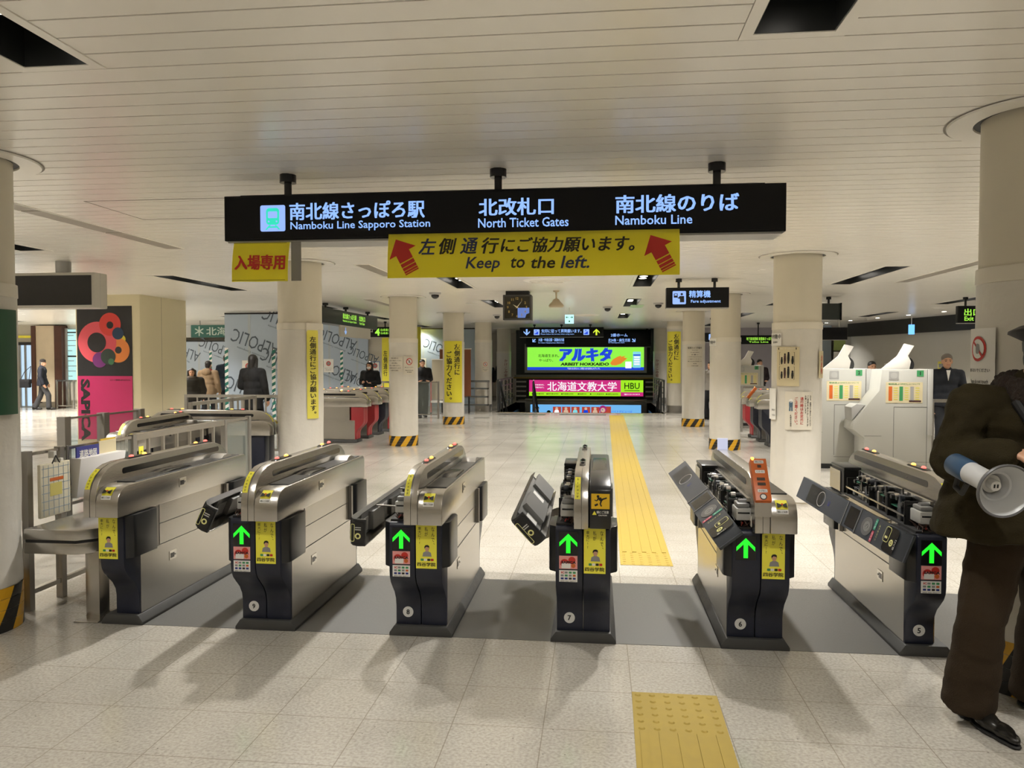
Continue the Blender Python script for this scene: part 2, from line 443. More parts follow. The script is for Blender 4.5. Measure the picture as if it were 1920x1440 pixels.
# air vents
VENT = mat('vent_grey', H('8f887c'), 0.5, 0, 0.05)
for (x, y0, y1, n, lab) in ((-4.45, 4.6, 7.75, 3, 'long grey strip air vent in the ceiling left of the black sign'), (4.58, 9.6, 12.3, 2, 'grey strip air vent in the ceiling beside the right pillar'),
                            (-4.45, 14.6, 17.2, 3, 'grey strip air vent in the ceiling beyond the monitor'), (-2.9, 9.3, 10.6, 1, 'grey strip air vent in the ceiling near the second left pillar')):
    t = thing('air_vent', lab, 'air vent', (x, (y0 + y1) / 2, CEIL), 0, 'ceiling air vents')
    h = (y1 - y0) / 2; s = 2 * h / n
    for k in range(n): box('grille', VENT, t, -.085, .085, -h + k * s + .012, -h + (k + 1) * s - .012, -0.006, -0.001)
    b = MB(); b.box(-.1, -.087, -h, h, -.006, 0); b.box(.087, .1, -h, h, -.006, 0); b.box(-.1, .1, -h - .012, -h, -.006, 0); b.box(-.1, .1, h, h + .012, -.006, 0); b.build('frame', CEILM, t)
for x, y, r, lab in ((-0.75, 11.46, .36, 'round white ceiling diffuser just above the clock'), (-0.3, 20.3, .36, 'round white ceiling diffuser near the stairs')):
    o = MB().lathe([(0, -.012), (r * .3, -.012), (r * .35, -.03), (r * .4, -.012), (r * .6, -.012), (r * .66, -.03), (r * .72, -.012), (r * .9, -.012), (r, 0), (0, 0)], Matrix.Translation((x, y, CEIL)), 40).build('ceiling_diffuser', WHITE_M)
    tag(o, lab, 'ceiling diffuser')
# hatch seams in the ceiling
SEAM = mat('ceiling_seam', (0.2, 0.18, 0.15), 0.7)
for x, y, w, d, lab in ((-3.25, 5.75, 1.1, .75, 'square access hatch seam left of the black sign'),):
    b = MB()
    for a in ((-w / 2, w / 2, -d / 2, -d / 2 + .008), (-w / 2, w / 2, d / 2 - .008, d / 2), (-w / 2, -w / 2 + .008, -d / 2, d / 2), (w / 2 - .008, w / 2, -d / 2, d / 2)):
        b.box(x + a[0], x + a[1], y + a[2], y + a[3], CEIL - .002, CEIL)
    struct(b.build('trim_3', SEAM), lab)

# ------------------------------------------------------------------ pillars
PILLARS = {}
def pillar(key, x, y, label, wrap=True, hazard=True, wtop=2.03, r=0.26, haz_h=0.19, skirt=False):
    t = bpy.data.objects.new('pillar', None); COL.objects.link(t); t.location = (x, y, 0); struct(t, label)
    PILLARS[key] = (x, y, r)
    MB().lathe([(0, 0), (r, 0), (r, CEIL + .12), (0, CEIL + .12)], None, 64).build('shaft', PILLAR, t)
    b = MB().lathe([(r + .035, CEIL - .012), (r + .15, CEIL - .012), (r + .155, CEIL), (r + .03, CEIL + .02), (r + .035, CEIL - .012)], None, 64)
    b.build('collar', CEILM, t)
    MB().lathe([(r + .001, CEIL - .002), (r + .035, CEIL - .002)], None, 64).build('collar_gap', BLACKM, t)
    MB().lathe([(r + .155, CEIL - .003), (r + .166, CEIL - .003)], None, 64).build('collar_seam', SEAM, t)
    if wrap:
        n, mz = 72, 40; b = MB(); rings = []
        for j in range(mz + 1):
            z = (haz_h if hazard else .02) + (wtop - (haz_h if hazard else .02)) * j / mz
            rings.append([(((r + .009 + .010 * noise.noise(Vector((3 * math.cos(2 * PI * k / n) + x, 3 * math.sin(2 * PI * k / n) + y, z * 2.2))) * (1.25 - z / wtop)) * math.cos(2 * PI * k / n)),
                           ((r + .009 + .010 * noise.noise(Vector((3 * math.cos(2 * PI * k / n) + x, 3 * math.sin(2 * PI * k / n) + y, z * 2.2))) * (1.25 - z / wtop)) * math.sin(2 * PI * k / n)), z) for k in range(n)])
        b.loft(rings, cap=False).build('protective_wrap', WRAP, t)
        MB().lathe([(r + .004, wtop - .06), (r + .0135, wtop - .055), (r + .012, wtop + .02), (r + .002, wtop + .021)], None, 64).build('wrap_tape', WRAP_EDGE, t)
    if hazard:
        n = 16; b = MB(); R_ = r + .014
        for k in range(n * 4):
            a0, a1 = 2 * PI * k / (n * 4), 2 * PI * (k + 1) / (n * 4); sh = 0.75 * 2 * PI / n * 1.6
            P = lambda a, z: (R_ * math.cos(a + sh * z / haz_h), R_ * math.sin(a + sh * z / haz_h), z)
            zs = [haz_h * q / 4 for q in range(5)]
            for z0, z1 in zip(zs, zs[1:]): b.face([P(a0, z0 + .002), P(a1, z0 + .002), P(a1, z1), P(a0, z1)], (k // 2) % 2 if False else (k // 4) % 2)
        b.build('hazard_band', [HAZ_Y, HAZ_K], t)
    if skirt: MB().lathe([(r + .002, 0), (r + .012, 0), (r + .012, .22), (r + .002, .22)], None, 48).build('steel_skirt', STEEL_DK, t)
    return t
pillar('L1', -3.72, 4.17, 'plastic wrapped round pillar at the left edge with a green poster', haz_h=.26)
pillar('L2', -3.60, 9.05, 'round cream pillar with a narrow yellow vertical notice', hazard=False, wtop=2.02)
pillar('L3', -3.62, 14.15, 'round pillar with hazard tape between the red gates and the yellow sign pillar', wtop=1.98)
pillar('L4', -3.58, 19.0, 'round pillar with the large yellow vertical sign and hazard tape, left row')
pillar('L5', -3.55, 23.9, 'round pillar at the left of the stairs with a steel skirt', hazard=False, skirt=True, wtop=2.2)
pillar('L6', -3.50, 28.8, 'far round pillar behind the left stair railing', hazard=False, wtop=1.9)
pillar('R1', 2.15, 4.04, 'wide plastic wrapped pillar at the right edge behind the guard', haz_h=.26)
pillar('R2', 2.25, 9.05, 'round plastic wrapped pillar with pictogram notices behind gate six', hazard=False, wtop=2.0)
pillar('R3', 2.28, 14.15, 'round pillar with hazard tape right of the fare adjustment sign', wtop=1.98)
pillar('R4', 2.31, 19.0, 'round pillar with hazard tape and a camera notice, right row')
pillar('R5', 2.37, 23.9, 'round pillar with a large yellow vertical sign right of the stairs', hazard=False, skirt=True, wtop=2.6)
pillar('R6', 2.32, 28.8, 'far round pillar at the right of the stairs with red vertical writing', hazard=False, skirt=True, wtop=1.9)
# ------------------------------------------------------------------ ticket gates (local: seam of the two halves at x=0, upper front panel at y=0)
L_G = 1.55
def front_poly(flip=False):
    p = [(.145, .06), (.145, .17), (.135, .215), (.105, .262), (.06, .305), (.025, .34), (.006, .375), (0, .41), (0, .672), (.012, .688), (.24, .688), (.24, .435), (.36, .43), (.36, .06)]
    return [(L_G - y, z) for y, z in p] if flip else p
FIN_ARC = [(-.075, .69), (-.075, .79), (-.066, .84), (-.045, .885), (-.01, .925), (.04, .957), (.10, .977), (.18, .985)]
def fin_poly(L=L_G): return FIN_ARC + [(L - .33, .985), (L - .22, .976), (L - .13, .95), (L - .06, .905), (L - .02, .85), (L - .01, .79), (L - .01, .69)]
HOOD_ARC = [(-.078, .69), (-.078, .775), (-.068, .812), (-.045, .842), (-.012, .86), (.03, .868)]
def hood_poly(L=L_G): return HOOD_ARC + [(L - .03, .868), (L, .845), (L, .69)]
def arc_strip(arc, x0, x1, off, m, name, parent, z0, z1):
    """thin sheet that follows an arc (list of y,z) between heights z0..z1"""
    def at(z):
        for (ya, za), (yb, zb) in zip(arc, arc[1:]):
            if za <= z <= zb and zb > za: return ya + (yb - ya) * (z - za) / (zb - za)
        return arc[-1][0]
    zs = sorted({z0, z1} | {z for _, z in arc if z0 < z < z1}); b = MB()
    for a, c in zip(zs, zs[1:]):
        b.face([(x0, at(a) - off, a + off * .3), (x1, at(a) - off, a + off * .3), (x1, at(c) - off, c + off * .3), (x0, at(c) - off, c + off * .3)])
    return b.build(name, m, parent), at
def person_ad(t, x, y, z0, w=.118, h=.25):
    """yellow advertisement sticker with vertical writing and a small portrait"""
    s = MB().box(x - w / 2, x + w / 2, y - .002, y, z0, z0 + h).build('advertisement_sticker', YEL, t); s['label'] = 'yellow advertisement sticker with a small portrait'
    yy = y - .0028
    for body, dx, top, hh in (('なんで、', .034, .235, .098), ('私が', 0, .235, .052), ('東大に!?', -.034, .235, .098)):
        T(body, INK, s, x + dx * w / .105, yy, z0 + top - hh / 2, w=.0185, h=hh, vertical=True, bold=.0)
    px, pz = x + .004, z0 + .068
    poly('portrait_shirt', GREY_P, s, [(-.026, 0), (.026, 0), (.022, .022), (.008, .03), (-.008, .03), (-.022, .022)], (px, yy, pz))
    poly('portrait_face', SKIN, s, disc_pts(.0115, 16, 0, .043, .015), (px, yy - .0004, pz))
    poly('portrait_hair', HAIR, s, [(-.014, .042), (-.015, .055), (-.009, .064), (.004, .066), (.013, .06), (.014, .043), (.010, .052), (-.004, .055), (-.010, .05)], (px, yy - .0008, pz))
    for dx, mm in ((-.028, GREEN_P), (-.009, WHITE), (.01, INK), (.029, RED)): poly('badge', mm, s, rrect(.017, .013, .003, 2), (px + dx, yy, z0 + .05))
    T('四谷学院', INK, s, x, yy, z0 + .024, w=w * .88, h=.022, bold=.035)
def arrow_display(t, x, y, z, w=.104, h=.13):
    d = MB().box(x - w / 2, x + w / 2, y - .002, y, z - h / 2, z + h / 2).build('arrow_display', BLACK, t); d['label'] = 'black display with a lit green arrow'
    p = [(0, .5), (.5, .05), (.5, -.16), (.12, .18), (.12, -.5), (-.12, -.5), (-.12, .18), (-.5, -.16), (-.5, .05)]
    poly('arrow', ARROW_G, d, [(a * .098, c * .108) for a, c in p], (x, y - .0032, z))
def card_stickers(t, x, y, z):
    s = MB().box(x - .05, x + .05, y - .002, y, z - .036, z + .036).build('card_sticker', PINK, t); yy = y - .0028
    for cx, cz, r, m in ((-.02, -.005, .024, RED), (.02, .012, .02, RED), (.028, -.018, .012, ORANGE)):
        poly('print', m, s, disc_pts(r, 16), (x + cx, yy, z + cz)); 
    poly('print', PINK, s, disc_pts(.011, 12), (x - .02, yy - .0005, z - .005))
    poly('print', WHITE, s, rrect(.05, .028, .004), (x - .012, yy - .0008, z - .019))
    T('SAPICA', INK, s, x + .002, yy - .0012, z + .001, w=.08, h=.015, bold=.04)
    s = MB().box(x - .05, x + .05, y - .002, y, z - .108, z - .044).build('card_logos_sticker', WHITE, t)
    cols = [RED, GREY_P, GREEN_P, GREEN_P, GREY_P, GREEN_P, GREY_P, ORANGE, BLUE, BLUE, INK, BLUE]
    T('IC', RED, s, x - .03, yy, z - .056, w=.018, h=.012, bold=.05)
    for k in range(1, 12):
        r_, c_ = divmod(k, 4)
        poly('logo', cols[k], s, rrect(.016, .011, .002, 2), (x - .033 + .022 * c_, yy, z - .056 - .0165 * r_))
    T('SAPICA・Kitaca・Suicaエリア', INK, s, x, yy, z - .103, w=.085, h=.006, bold=.02)
def latch(t, x, y, z, sx=1):
    b = MB(); b.box(min(x, x + sx * .003), max(x, x + sx * .003), y - .042, y + .042, z - .03, z + .03, bev=.0014, seg=1)
    o = b.build('latch', STEEL_POL, t)
    MB().box(min(x + sx * .002, x + sx * .004), max(x + sx * .002, x + sx * .004), y - .032, y + .012, z - .016, z + .014).build('recess', BLACK, o)
    MB().cyl((x, y + .022, z), (x + sx * .006, y + .022, z), .006, n=12).build('lock', STEEL_DK, o)
def seam_lines(t, sx):
    x = sx * .1508; b = MB()
    def ln(y0, y1, z0, z1): b.box(min(x, x - sx * .0016), max(x, x - sx * .0016) , y0, y1, z0, z1)
    ln(.37, 1.2, .428, .432); ln(.37, 1.2, .562, .565); ln(.78, .783, .08, .428); ln(.37, .373, .43, .69)
    b.build('panel_seams', BLACKM, t)
def machinery(t, seed, y0=.06, y1=1.17):
    r = random.Random(seed)
    g = lambda a, b_: r.uniform(a, b_)
    MB().box(-.148, -.046, .03, 1.5, .686, .70).build('tray', BLACKM, t)
    b = MB(); b.box(-.066, -.050, .06, 1.46, .835, .853); b.box(-.142, -.135, .2, 1.46, .74, .75); b.build('slide_rail', STEEL_POL, t)
    for yy in (y0 + .14, .45, .75, y1): box('frame_rib', BLACKM, t, -.142, -.05, yy, yy + .008, .70, g(.80, .835))
    for k in range(11):
        yy = .26 + k * (y1 - .30) / 11; z = g(.80, .845)
        o = MB().cyl((-.135, yy, z), (-.058, yy + g(-.008, .008), z), .013, n=12).build('roller', CHAR, t)
        MB().cyl((-.118, yy, z), (-.092, yy, z), .0185, n=14).build('roller_sleeve', [STEEL_DK, CHAR_L, STEEL_POL][k % 3], o)
    for k in range(26):
        yy = .22 + k * (y1 - .24) / 26; x = g(-.14, -.075); z = g(.72, .81)
        b = MB(); b.box(x, x + g(.02, .04), yy, yy + g(.02, .05), .70, z, bev=.003, seg=1)
        if k % 2: b.cyl((x + .01, yy + .01, z), (x + .01, yy + .01, z + .03), .008, n=10)
        else: b.prism([(yy, z), (yy + .04, z), (yy + .03, z + .05), (yy + .012, z + .06)], x, x + .008, 'x')
        b.build('transport_bracket', [CHAR, GREYPL, CHAR_L, STEEL_DK][k % 4], t)
    for k, (yy, z) in enumerate(((.2, .80), (.34, .765), (.55, .79), (.98, .80))):
        o = MB().box(-.125, -.075, yy, yy + .10, z, z + .006).build('circuit_board', PCB, t)
        b = MB()
        for q in range(4): b.box(-.118 + .011 * q, -.111 + .011 * q, yy + .01 + .018 * q, yy + .03 + .018 * q, z + .006, z + .014)
        b.build('chips', BLACKM, o)
    # ticket intake head at the front
    h = MB().box(-.125, -.045, .035, .17, .735, .80, bev=.006).build('intake_head', LTGREY, t); h['label'] = 'grey plastic ticket intake head'
    b = MB(); b.box(-.118, -.05, .05, .16, .80, .825, bev=.008); b.cyl((-.105, .10, .82), (-.06, .10, .82), .022, n=14); b.build('head_cover', GREYPL, h)
    MB().box(-.116, -.054, .033, .036, .772, .780).build('ticket_slot', BLACK, h)
    MB().box(-.052, -.034, .01, .05, .705, .765, bev=.004).build('connector', WHITE_M, t)
    b = MB()
    for k in range(7):
        x0 = g(-.13, -.05); pts = [(x0 + g(-.02, .02), .02 + q * .03, .705 + .02 * math.sin(q * 2 + k) + .012) for q in range(5)]
        b.tube(pts, .0025, 6)
    b.build('wires', [mat('brown_wire', (.06, .03, .02), .5)], t)
    MB().tube([(-.10 + .008 * q, .022 + .02 * q, .712 + .012 * (q % 2)) for q in range(5)], .0028, 6).build('red_wires', mat('red_wire', (.35, .03, .02), .5), t)
    b = MB()
    for k in range(6):
        x0 = g(-.13, -.05); b.tube([(x0 + g(-.015, .015), .05 + q * .22, .71 + g(0, .06)) for q in range(6)], .003, 6)
    b.build('cable', BLACKM, t)
    MB().box(-.12, -.085, 1.0, 1.05, .83, .832).build('inspection_label', WHITE, t)
    b = MB(); b.box(-.155, -.04, y1 + .03, 1.49, .855, .875, bev=.006); b.build('rear_cover', CHAR, t)
    b = MB(); b.box(-.15, -.05, y1 + .045, 1.48, .70, .855); b.build('rear_bay', BLACKM, t)
    box('rear_side_plate', STEEL, t, -.158, -.152, y1 + .10, 1.5, .70, .84)
def lid(t, near, far, ang, length_y=(-.05, 1.34), graphics=False, w=.15, dep=.105):
    if graphics: dep = .05
    """opened top cover: channel whose outer plate looks along n; near/far are plate centres (x,z)"""
    y0, y1 = length_y
    P0, P1 = Vector((near[0], y0, near[1])), Vector((far[0], y1, far[1]))
    e = (P1 - P0).normalized(); n = Vector((-math.cos(ang), 0, math.sin(ang))); n = (n - e * n.dot(e)).normalized(); u = e.cross(n)
    if u.z < 0: u = -u
    L = (P1 - P0).length
    M = Matrix((( u.x, e.x, n.x, P0.x), (u.y, e.y, n.y, P0.y), (u.z, e.z, n.z, P0.z), (0, 0, 0, 1)))   # local: x across, y along, z outward
    root = MB(); h = w / 2
    prof = [(-.005, -dep), (-.012, -dep * .67), (.0, -.035), (.035, -.01), (.09, 0), (L, 0), (L, -.012), (.10, -.012), (.045, -.022), (.014, -.045), (.006, -dep * .69 if not graphics else -.047), (.012, -dep)]
    root.prism(prof, -h, h, 'x', M=M)
    o = root.build('opened_lid', CHAR_L if graphics else CHAR, t)
    b = MB(); b.prism([(0.0, -.05), (.03, -.012), (L, -.012), (L, -.035), (.14, -.04), (0, -.05)], h - .004, h, 'x', M=M); b.build('lid_edge', CHAR, o); b = MB(); b.prism([(0.0, -.05), (.03, -.012), (L, -.012), (L, -dep * .55), (.14, -dep), (0, -dep)], -h, -h + .004, 'x', M=M)
    b.build('lid_side_wall', STEEL if not graphics else CHAR, o)
    b = MB(); b.box(-h + .008, h - .008, .16, L - .1, -.03, -.016, M=M); b.box(-h + .02, h - .02, .3, .55, -.06, -.03, M=M); b.box(-h + .015, h - .03, .75, 1.0, -.05, -.03, M=M)
    b.build('lid_lining', GREYPL, o)
    for (xa, xb, ya, yb) in ((-.05, .03, .20, .29), (-.045, .045, .58, .70)):
        MB().box(xa, xb, ya, yb, -.033, -.0305, M=M).build('maintenance_label', WHITE, o)
    for fr in ((.30, .72) if w < .16 else ()): MB().box(h - .012, h - .004, L * fr, L * fr + .02, -.16, -.03, M=M).build('hinge_arm', STEEL_DK, o)
    b = MB(); b.cyl((h - .01, L * .8, -.03), (h + .03, L * .8, -.05), .006, n=8); 
    bb = MB(); 
    for p in (rrect(w - .012, .10, .02),):
        bb.face([M @ Vector((a, .118 + c * 1.25, .0016)) for a, c in p])
    bb.build('ticket_panel', BLACK, o, recalc=False)
    def pl(name, m, pts, cy, z=.0028, cx=0): 
        q = MB(); q.face([M @ Vector((cx + a, cy + c, z)) for a, c in pts]); return q.build(name, m, o, recalc=False)
    def ring(name, m, outer, inner, cy, z=.003, cx=0):
        q = MB(); k = len(outer)
        for i in range(k): q.face([M @ Vector((cx + a, cy + c, z)) for a, c in (outer[i], outer[(i + 1) % k], inner[(i + 1) % k], inner[i])])
        return q.build(name, m, o, recalc=False)
    YG = mat('pale_yellow_outline', H('d8d690'), .4)
    # curved nose carries the ticket slot in yellow outline
    ring('ticket_slot_outline', YG, rrect(.085, .06, .016), rrect(.078, .053, .014), .165, cx=.02)
    pl('ticket_slot', CHAR, rrect(.05, .03, .004), .165, cx=.02)
    pl('ticket_slot_lip', YG, rrect(.012, .03, .002), .165, .0034, cx=.004)
    ring('ticket_icon', YG, disc_pts(.019), disc_pts(.010), .10, cx=-.012); pl('ticket_icon_dot', YG, disc_pts(.006), .10, cx=-.012)
    text('投入口', mat('pale_print', (.5, .5, .46), .5), o, M @ Vector((-.012, .062, .003)), u, e, w=.055, h=.017, bold=.02)
    if not graphics:      # the nose end faces the viewer: black panel with slot outline and icon
        pn = MB().face([M @ Vector((a * 1.0, -.0135, -dep * .60 + c)) for a, c in rrect(w - .02, dep * .72, .018)]).build('nose_panel', BLACK, o, recalc=False)
        q = MB(); k = 24; oa, ia = disc_pts(.017), disc_pts(.009)
        for i in range(k): q.face([M @ Vector((-.018 + p[0], -.0148, -dep * .62 + p[1])) for p in (oa[i], oa[(i + 1) % k], ia[(i + 1) % k], ia[i])])
        q.build('ticket_icon', YG, o, recalc=False)
        for cx_, cw in ((.018, .006), (.030, .006)): MB().face([M @ Vector((cx_ + a, -.0148, -dep * .62 + c)) for a, c in rrect(cw, .034, .001, 1)]).build('icon_bar', LTGREY, o, recalc=False)
        q = MB(); oa, ia = rrect(w - .05, .022, .008), rrect(w - .056, .016, .006); k = len(oa)
        for i in range(k): q.face([M @ Vector((p[0], -.0148, -dep * .60 + dep * .27 + p[1])) for p in (oa[i], oa[(i + 1) % k], ia[(i + 1) % k], ia[i])])
        q.build('slot_outline', YG, o, recalc=False)
    if graphics:
        for rr in (.052, .044, .036, .028, .02): ring('card_reader_ring', GREYPL if rr > .03 else LTGREY, disc_pts(rr, 28, ry=rr * 1.2), disc_pts(rr - .0035, 28, ry=(rr - .0035) * 1.2), .40)
        pl('card_reader_pad', mat('reader_grey', (.10, .10, .105), .4), disc_pts(.053, 28, ry=.064), .40, .0022)
        text('IC', LTGREY, o, M @ Vector((0, .40, .0034)), u, e, w=.02, h=.02)
        a = pl('stop_label', mat('label_red', H('b84a5e'), .5), rrect(.062, .024, .003), .312, cx=-.036); text('きっぷ', WHITE, a, M @ Vector((-.036, .312, .0034)), u, e, w=.045, h=.014)
        a = pl('touch_label', mat('label_green', H('3d9a7d'), .5), rrect(.062, .024, .003), .312, cx=.036); text('カード', WHITE, a, M @ Vector((.036, .312, .0034)), u, e, w=.045, h=.014)
        text('ここにタッチ', YG, o, M @ Vector((0, .262, .003)), u, e, w=.09, h=.014, bold=.02)
        pl('display_window', BLACK, rrect(w - .03, .13, .004), .60, .002)
        box_ = MB(); box_.box(-h - .003, h + .003, .515, .522, -.02, .004, M=M); box_.box(-h - .003, h + .003, .70, .707, -.02, .004, M=M); box_.build('panel_rib', GREYPL, o)
        ring('reader_outline', LTGREY, disc_pts(.05, 28, ry=.058), disc_pts(.046, 28, ry=.054), 1.08)
        pl('display_panel', CHAR, rrect(w - .03, .24, .004), 1.18, .0018)
        text('IC', BLUE, o, M @ Vector((0, .95, .003)), u, e, w=.03, h=.03)
    return o
def gate(name, label, loc, rotz=0, left='open', right='hood', number=None, lidp=None, seed=1, intercom=False, paint=NAVY, stickers=True, big_arrow=False, lamps='ra', group='automatic ticket gates', simple=False, hood_sticker=True):
    t = thing(name, label, 'ticket gate', loc, rotz, group)
    x0 = -.15 if left else 0.0; x1 = .15 if right else 0.0
    if not right: x1 = .055
    if not left: x0 = -.045
    b = MB(); b.prism([(x0 - .035, 0), (x1 + .035, 0), (x1 + .035, .018), (x1 + .005, .06), (x0 - .005, .06), (x0 - .035, .018)], .12, L_G - .12, 'y', bev=.003); b.build('plinth', PLINTH, t)
    if left:
        MB().prism(front_poly(), -.15, -.0015, 'x', bev=.006).build('front_panel', paint, t)
        MB().prism(front_poly(True), -.15, -.0015, 'x', bev=.006).build('rear_panel', paint, t)
    if right:
        MB().prism(front_poly(), .0015, .15, 'x', bev=.006).build('front_panel', paint, t)
        MB().prism(front_poly(True), .0015, .15, 'x', bev=.006).build('rear_panel', paint, t)
    bx0, bx1 = (-.15 if left else -.01), (.15 if right else .01)
    b = MB(); b.box(bx0 - .001, bx1 + .001, .165, L_G - .165, .062, .43, bev=.002, seg=1); b.box(bx0 + .001, bx1 - .001, .27, L_G - .27, .43, .69); b.build('side_panels', STEEL, t)
    for s, on in ((-1, left), (1, right)):
        if not on: continue
        if not simple: seam_lines(t, s); latch(t, s * .151, .52, .33, s)
        for ya, yb in (() if simple else ((-.005, .30), (L_G - .30, L_G + .005))):
            o = MB().prism([(s * .147, ya + .02), (s * .185, ya + .055), (s * .19, ya + .08), (s * .19, yb - .02), (s * .147, yb)], .43, .685, 'z', bev=.004).build('flap_housing', CHAR if paint is NAVY else paint, t)
            if not simple: box('flap_post', STEEL_DK, o, *sorted((s * .15, s * .172)), (yb if ya < .5 else ya - .03), (yb + .03 if ya < .5 else ya), .435, .68)
    if right == 'hood':
        MB().prism(hood_poly(), .031, .168, 'x', bev=.005).build('hood', STEEL, t)
        b = MB(); b.box(.038, .158, .11, L_G - .09, .865, .874, bev=.003, seg=1); b.build('hood_tray', CHAR, t)
        b = MB(); b.prism([(.45, .872), (.55, .885), (.75, .885), (.8, .872)], .05, .145, 'x', bev=.004); b.build('reader_pad', BLACK, t)
        b = MB(); b.prism([(L_G - .36, .872), (L_G - .32, .897), (L_G - .26, .9), (L_G - .2, .882), (L_G - .2, .872)], .05, .15, 'x', bev=.004); b.build('hood_ramp', STEEL_DK, t)
        latch(t, .168, .62, .79, 1)
        if hood_sticker:
            s, at = arc_strip(HOOD_ARC, .062, .122, .0022, YEL, 'caution_sticker', t, .818, .858)
            arc_strip(HOOD_ARC, .062, .122, .0026, WHITE, 'caution_text_panel', s, .795, .8165)
            ya = at(.838) - .008
            up = Vector((0, .8, .6)).normalized()
            for sx in (-1, 1): poly('pictogram', INK, s, [(sx * .004, -.012), (sx * .026, -.02), (sx * .026, .014), (sx * .004, .002)], (.092, ya, .842), up=up)
            poly('pictogram', RED, s, disc_pts(.006, 10), (.092, ya - .001, .845), up=up)
            text('頭にご注意', INK, s, (.092, at(.806) - .0045, .807), (1, 0, 0), Vector((0, .35, .93)).normalized(), .05, .011)
    if right == 'box':
        MB().prism([(-.06, .69), (-.06, .90), (-.03, .925), (.25, .955), (.6, .965), (1.0, .965), (1.05, .94), (1.05, .69)], .034, .152, 'x', bev=.008).build('control_box', CHAR, t)
        MB().prism([(.3, .955), (.4, .968), (.62, .972), (.8, .966)], .05, .135, 'x', bev=.004).build('card_pad', BLACK, t)
        s = box('caution_sign', mat('caution_yellow', H('e0b51f'), .4), t, .045, .143, -.063, -.061, .80, .882); s['label'] = 'yellow caution sign with a falling figure'
        c = (.093, -.0637, .845)
        poly('pictogram', INK, s, disc_pts(.0075, 12), (c[0] - .012, c[1], c[2] + .023))
        for pts in ([(-.016, .016), (.004, .018), (.014, .002), (.004, -.006), (-.008, .004)], [(.004, -.004), (.012, .003), (.036, .012), (.034, .019), (.01, .012)], [(.0, -.003), (.009, -.003), (.004, -.017), (.010, -.03), (.003, -.032), (-.004, -.017)], [(-.014, .012), (-.02, .002), (-.03, .006), (-.031, 0.001), (-.018, -.004), (-.008, .008)], [(-.032, -.022), (-.014, -.014), (-.011, -.024), (-.027, -.032)]):
            poly('pictogram', INK, s, pts, c)
        p = box('caution_text_panel', INK, t, .045, .143, -.063, -.061, .758, .797)
        poly('warning_triangle', YEL, p, [(-.012, -.01), (.012, -.01), (0, .012)], (.062, -.0637, .778))
        T('頭にご注意', WHITE, p, .106, -.0637, .783, w=.064, h=.014, bold=.03); T('CAUTION', WHITE, p, .106, -.0637, .766, w=.045, h=.007)
    # guide fin with lamps
    fx0, fx1 = (-.048, .030) if right or left else (0, 0)
    if not right: fx0, fx1 = -.03, .048
    fin = MB().prism(fin_poly(), fx0, fx1, 'x', bev=.004).build('guide_fin', STEEL, t)
    xm = fx0 + (fx1 - fx0) * .52
    b = MB(); b.prism([(y - .0012, z + .0006) for y, z in FIN_ARC] + [(y + .004, z - .004) for y, z in FIN_ARC[::-1]], xm - .001, xm + .001, 'x'); b.build('fin_seam', BLACKM, fin)
    for xs in ((fx1, 1), (fx0, -1)):
        p = [(.62 + (a * 1), c) for a, c in rrect(1.2, .036, .018)]
        MB().prism([(y + .16, .925 + z) for y, z in p], min(xs[0], xs[0] + xs[1] * .0015), max(xs[0], xs[0] + xs[1] * .0015), 'x').build('sensor_window', BLACK if xs[1] > 0 else CHAR, fin)
    xc = (fx0 + fx1) / 2
    if not intercom:
        for y0 in (.30, L_G - .47):
            o = MB().prism([(y0 - .03, .984), (y0, .994), (y0 + .21, .994), (y0 + .24, .984)], xc - .017, xc + .017, 'x', bev=.002).build('lamp_bar', BLACK, fin)
            seq = (LAMP_R, LAMP_A) if y0 < .5 else (LAMP_A, LAMP_R)
            if lamps == 'off': seq = (BLACK, BLACK)
            for k, m in enumerate(seq): MB().ball((xc, y0 + .035 + .14 * k, .995), (.012, .02, .010), n=12).build('indicator_lamp', m, o)
    if intercom:
        M = Matrix(((1, 0, 0, xc), (0, .62, -.785, -.012), (0, .785, .62, .962), (0, 0, 0, 1)))
        ic = MB().box(-.042, .042, -.128, .128, -.04, .012, bev=.004, M=M).build('intercom', ORANGE, t); ic['label'] = 'orange intercom panel'
        R3 = (1, 0, 0)
        def cpt(x, y, z=.0135): return M @ Vector((x, y, z))
        U3 = (M.to_3x3() @ Vector((0, 1, 0))).normalized()
        for yy, tx in ((.105, '係員よび出し'), (.045, 'インターホン'), (-.07, 'よび出し')):
            pl = MB().face([cpt(a, yy + c) for a, c in rrect(.05, .019, .004)]).build('name_plate', WHITE, ic, recalc=False)
            text(tx, INK, pl, cpt(0, yy, .0142), R3, U3, .04, .011)
        for yy, ww in ((.078, .02), (.0, .042), (-.03, .042)):
            MB().face([cpt(a, yy + c) for a, c in rrect(ww, .018, .001, 1)]).build('speaker_grille', mat('dark_brown', (.05, .025, .012), .6), ic, recalc=False)
        MB().face([cpt(a, -.105 + c, .0138) for a, c in disc_pts(.018)]).build('button_ring', INK, ic, recalc=False)
        MB().face([cpt(a, -.105 + c, .0144) for a, c in disc_pts(.013)]).build('call_button', WHITE, ic, recalc=False)
        MB().cyl((xc - .03, .06, 1.05), (xc - .03, .06, 1.075), .012, .008, 12).build('call_lamp', LAMP_A, ic)
        box('bracket_plate', STEEL, t, fx0 - .004, fx1 + .004, -.082, -.078, .78, .86)
        box('glowing_card', glow('pale_card_glow', (.75, .78, 1), .75), t, fx0, fx1 - .01, L_G - .35, L_G - .338, .978, 1.062)  # white card at the fin end, its brightness painted as a glow
    else:
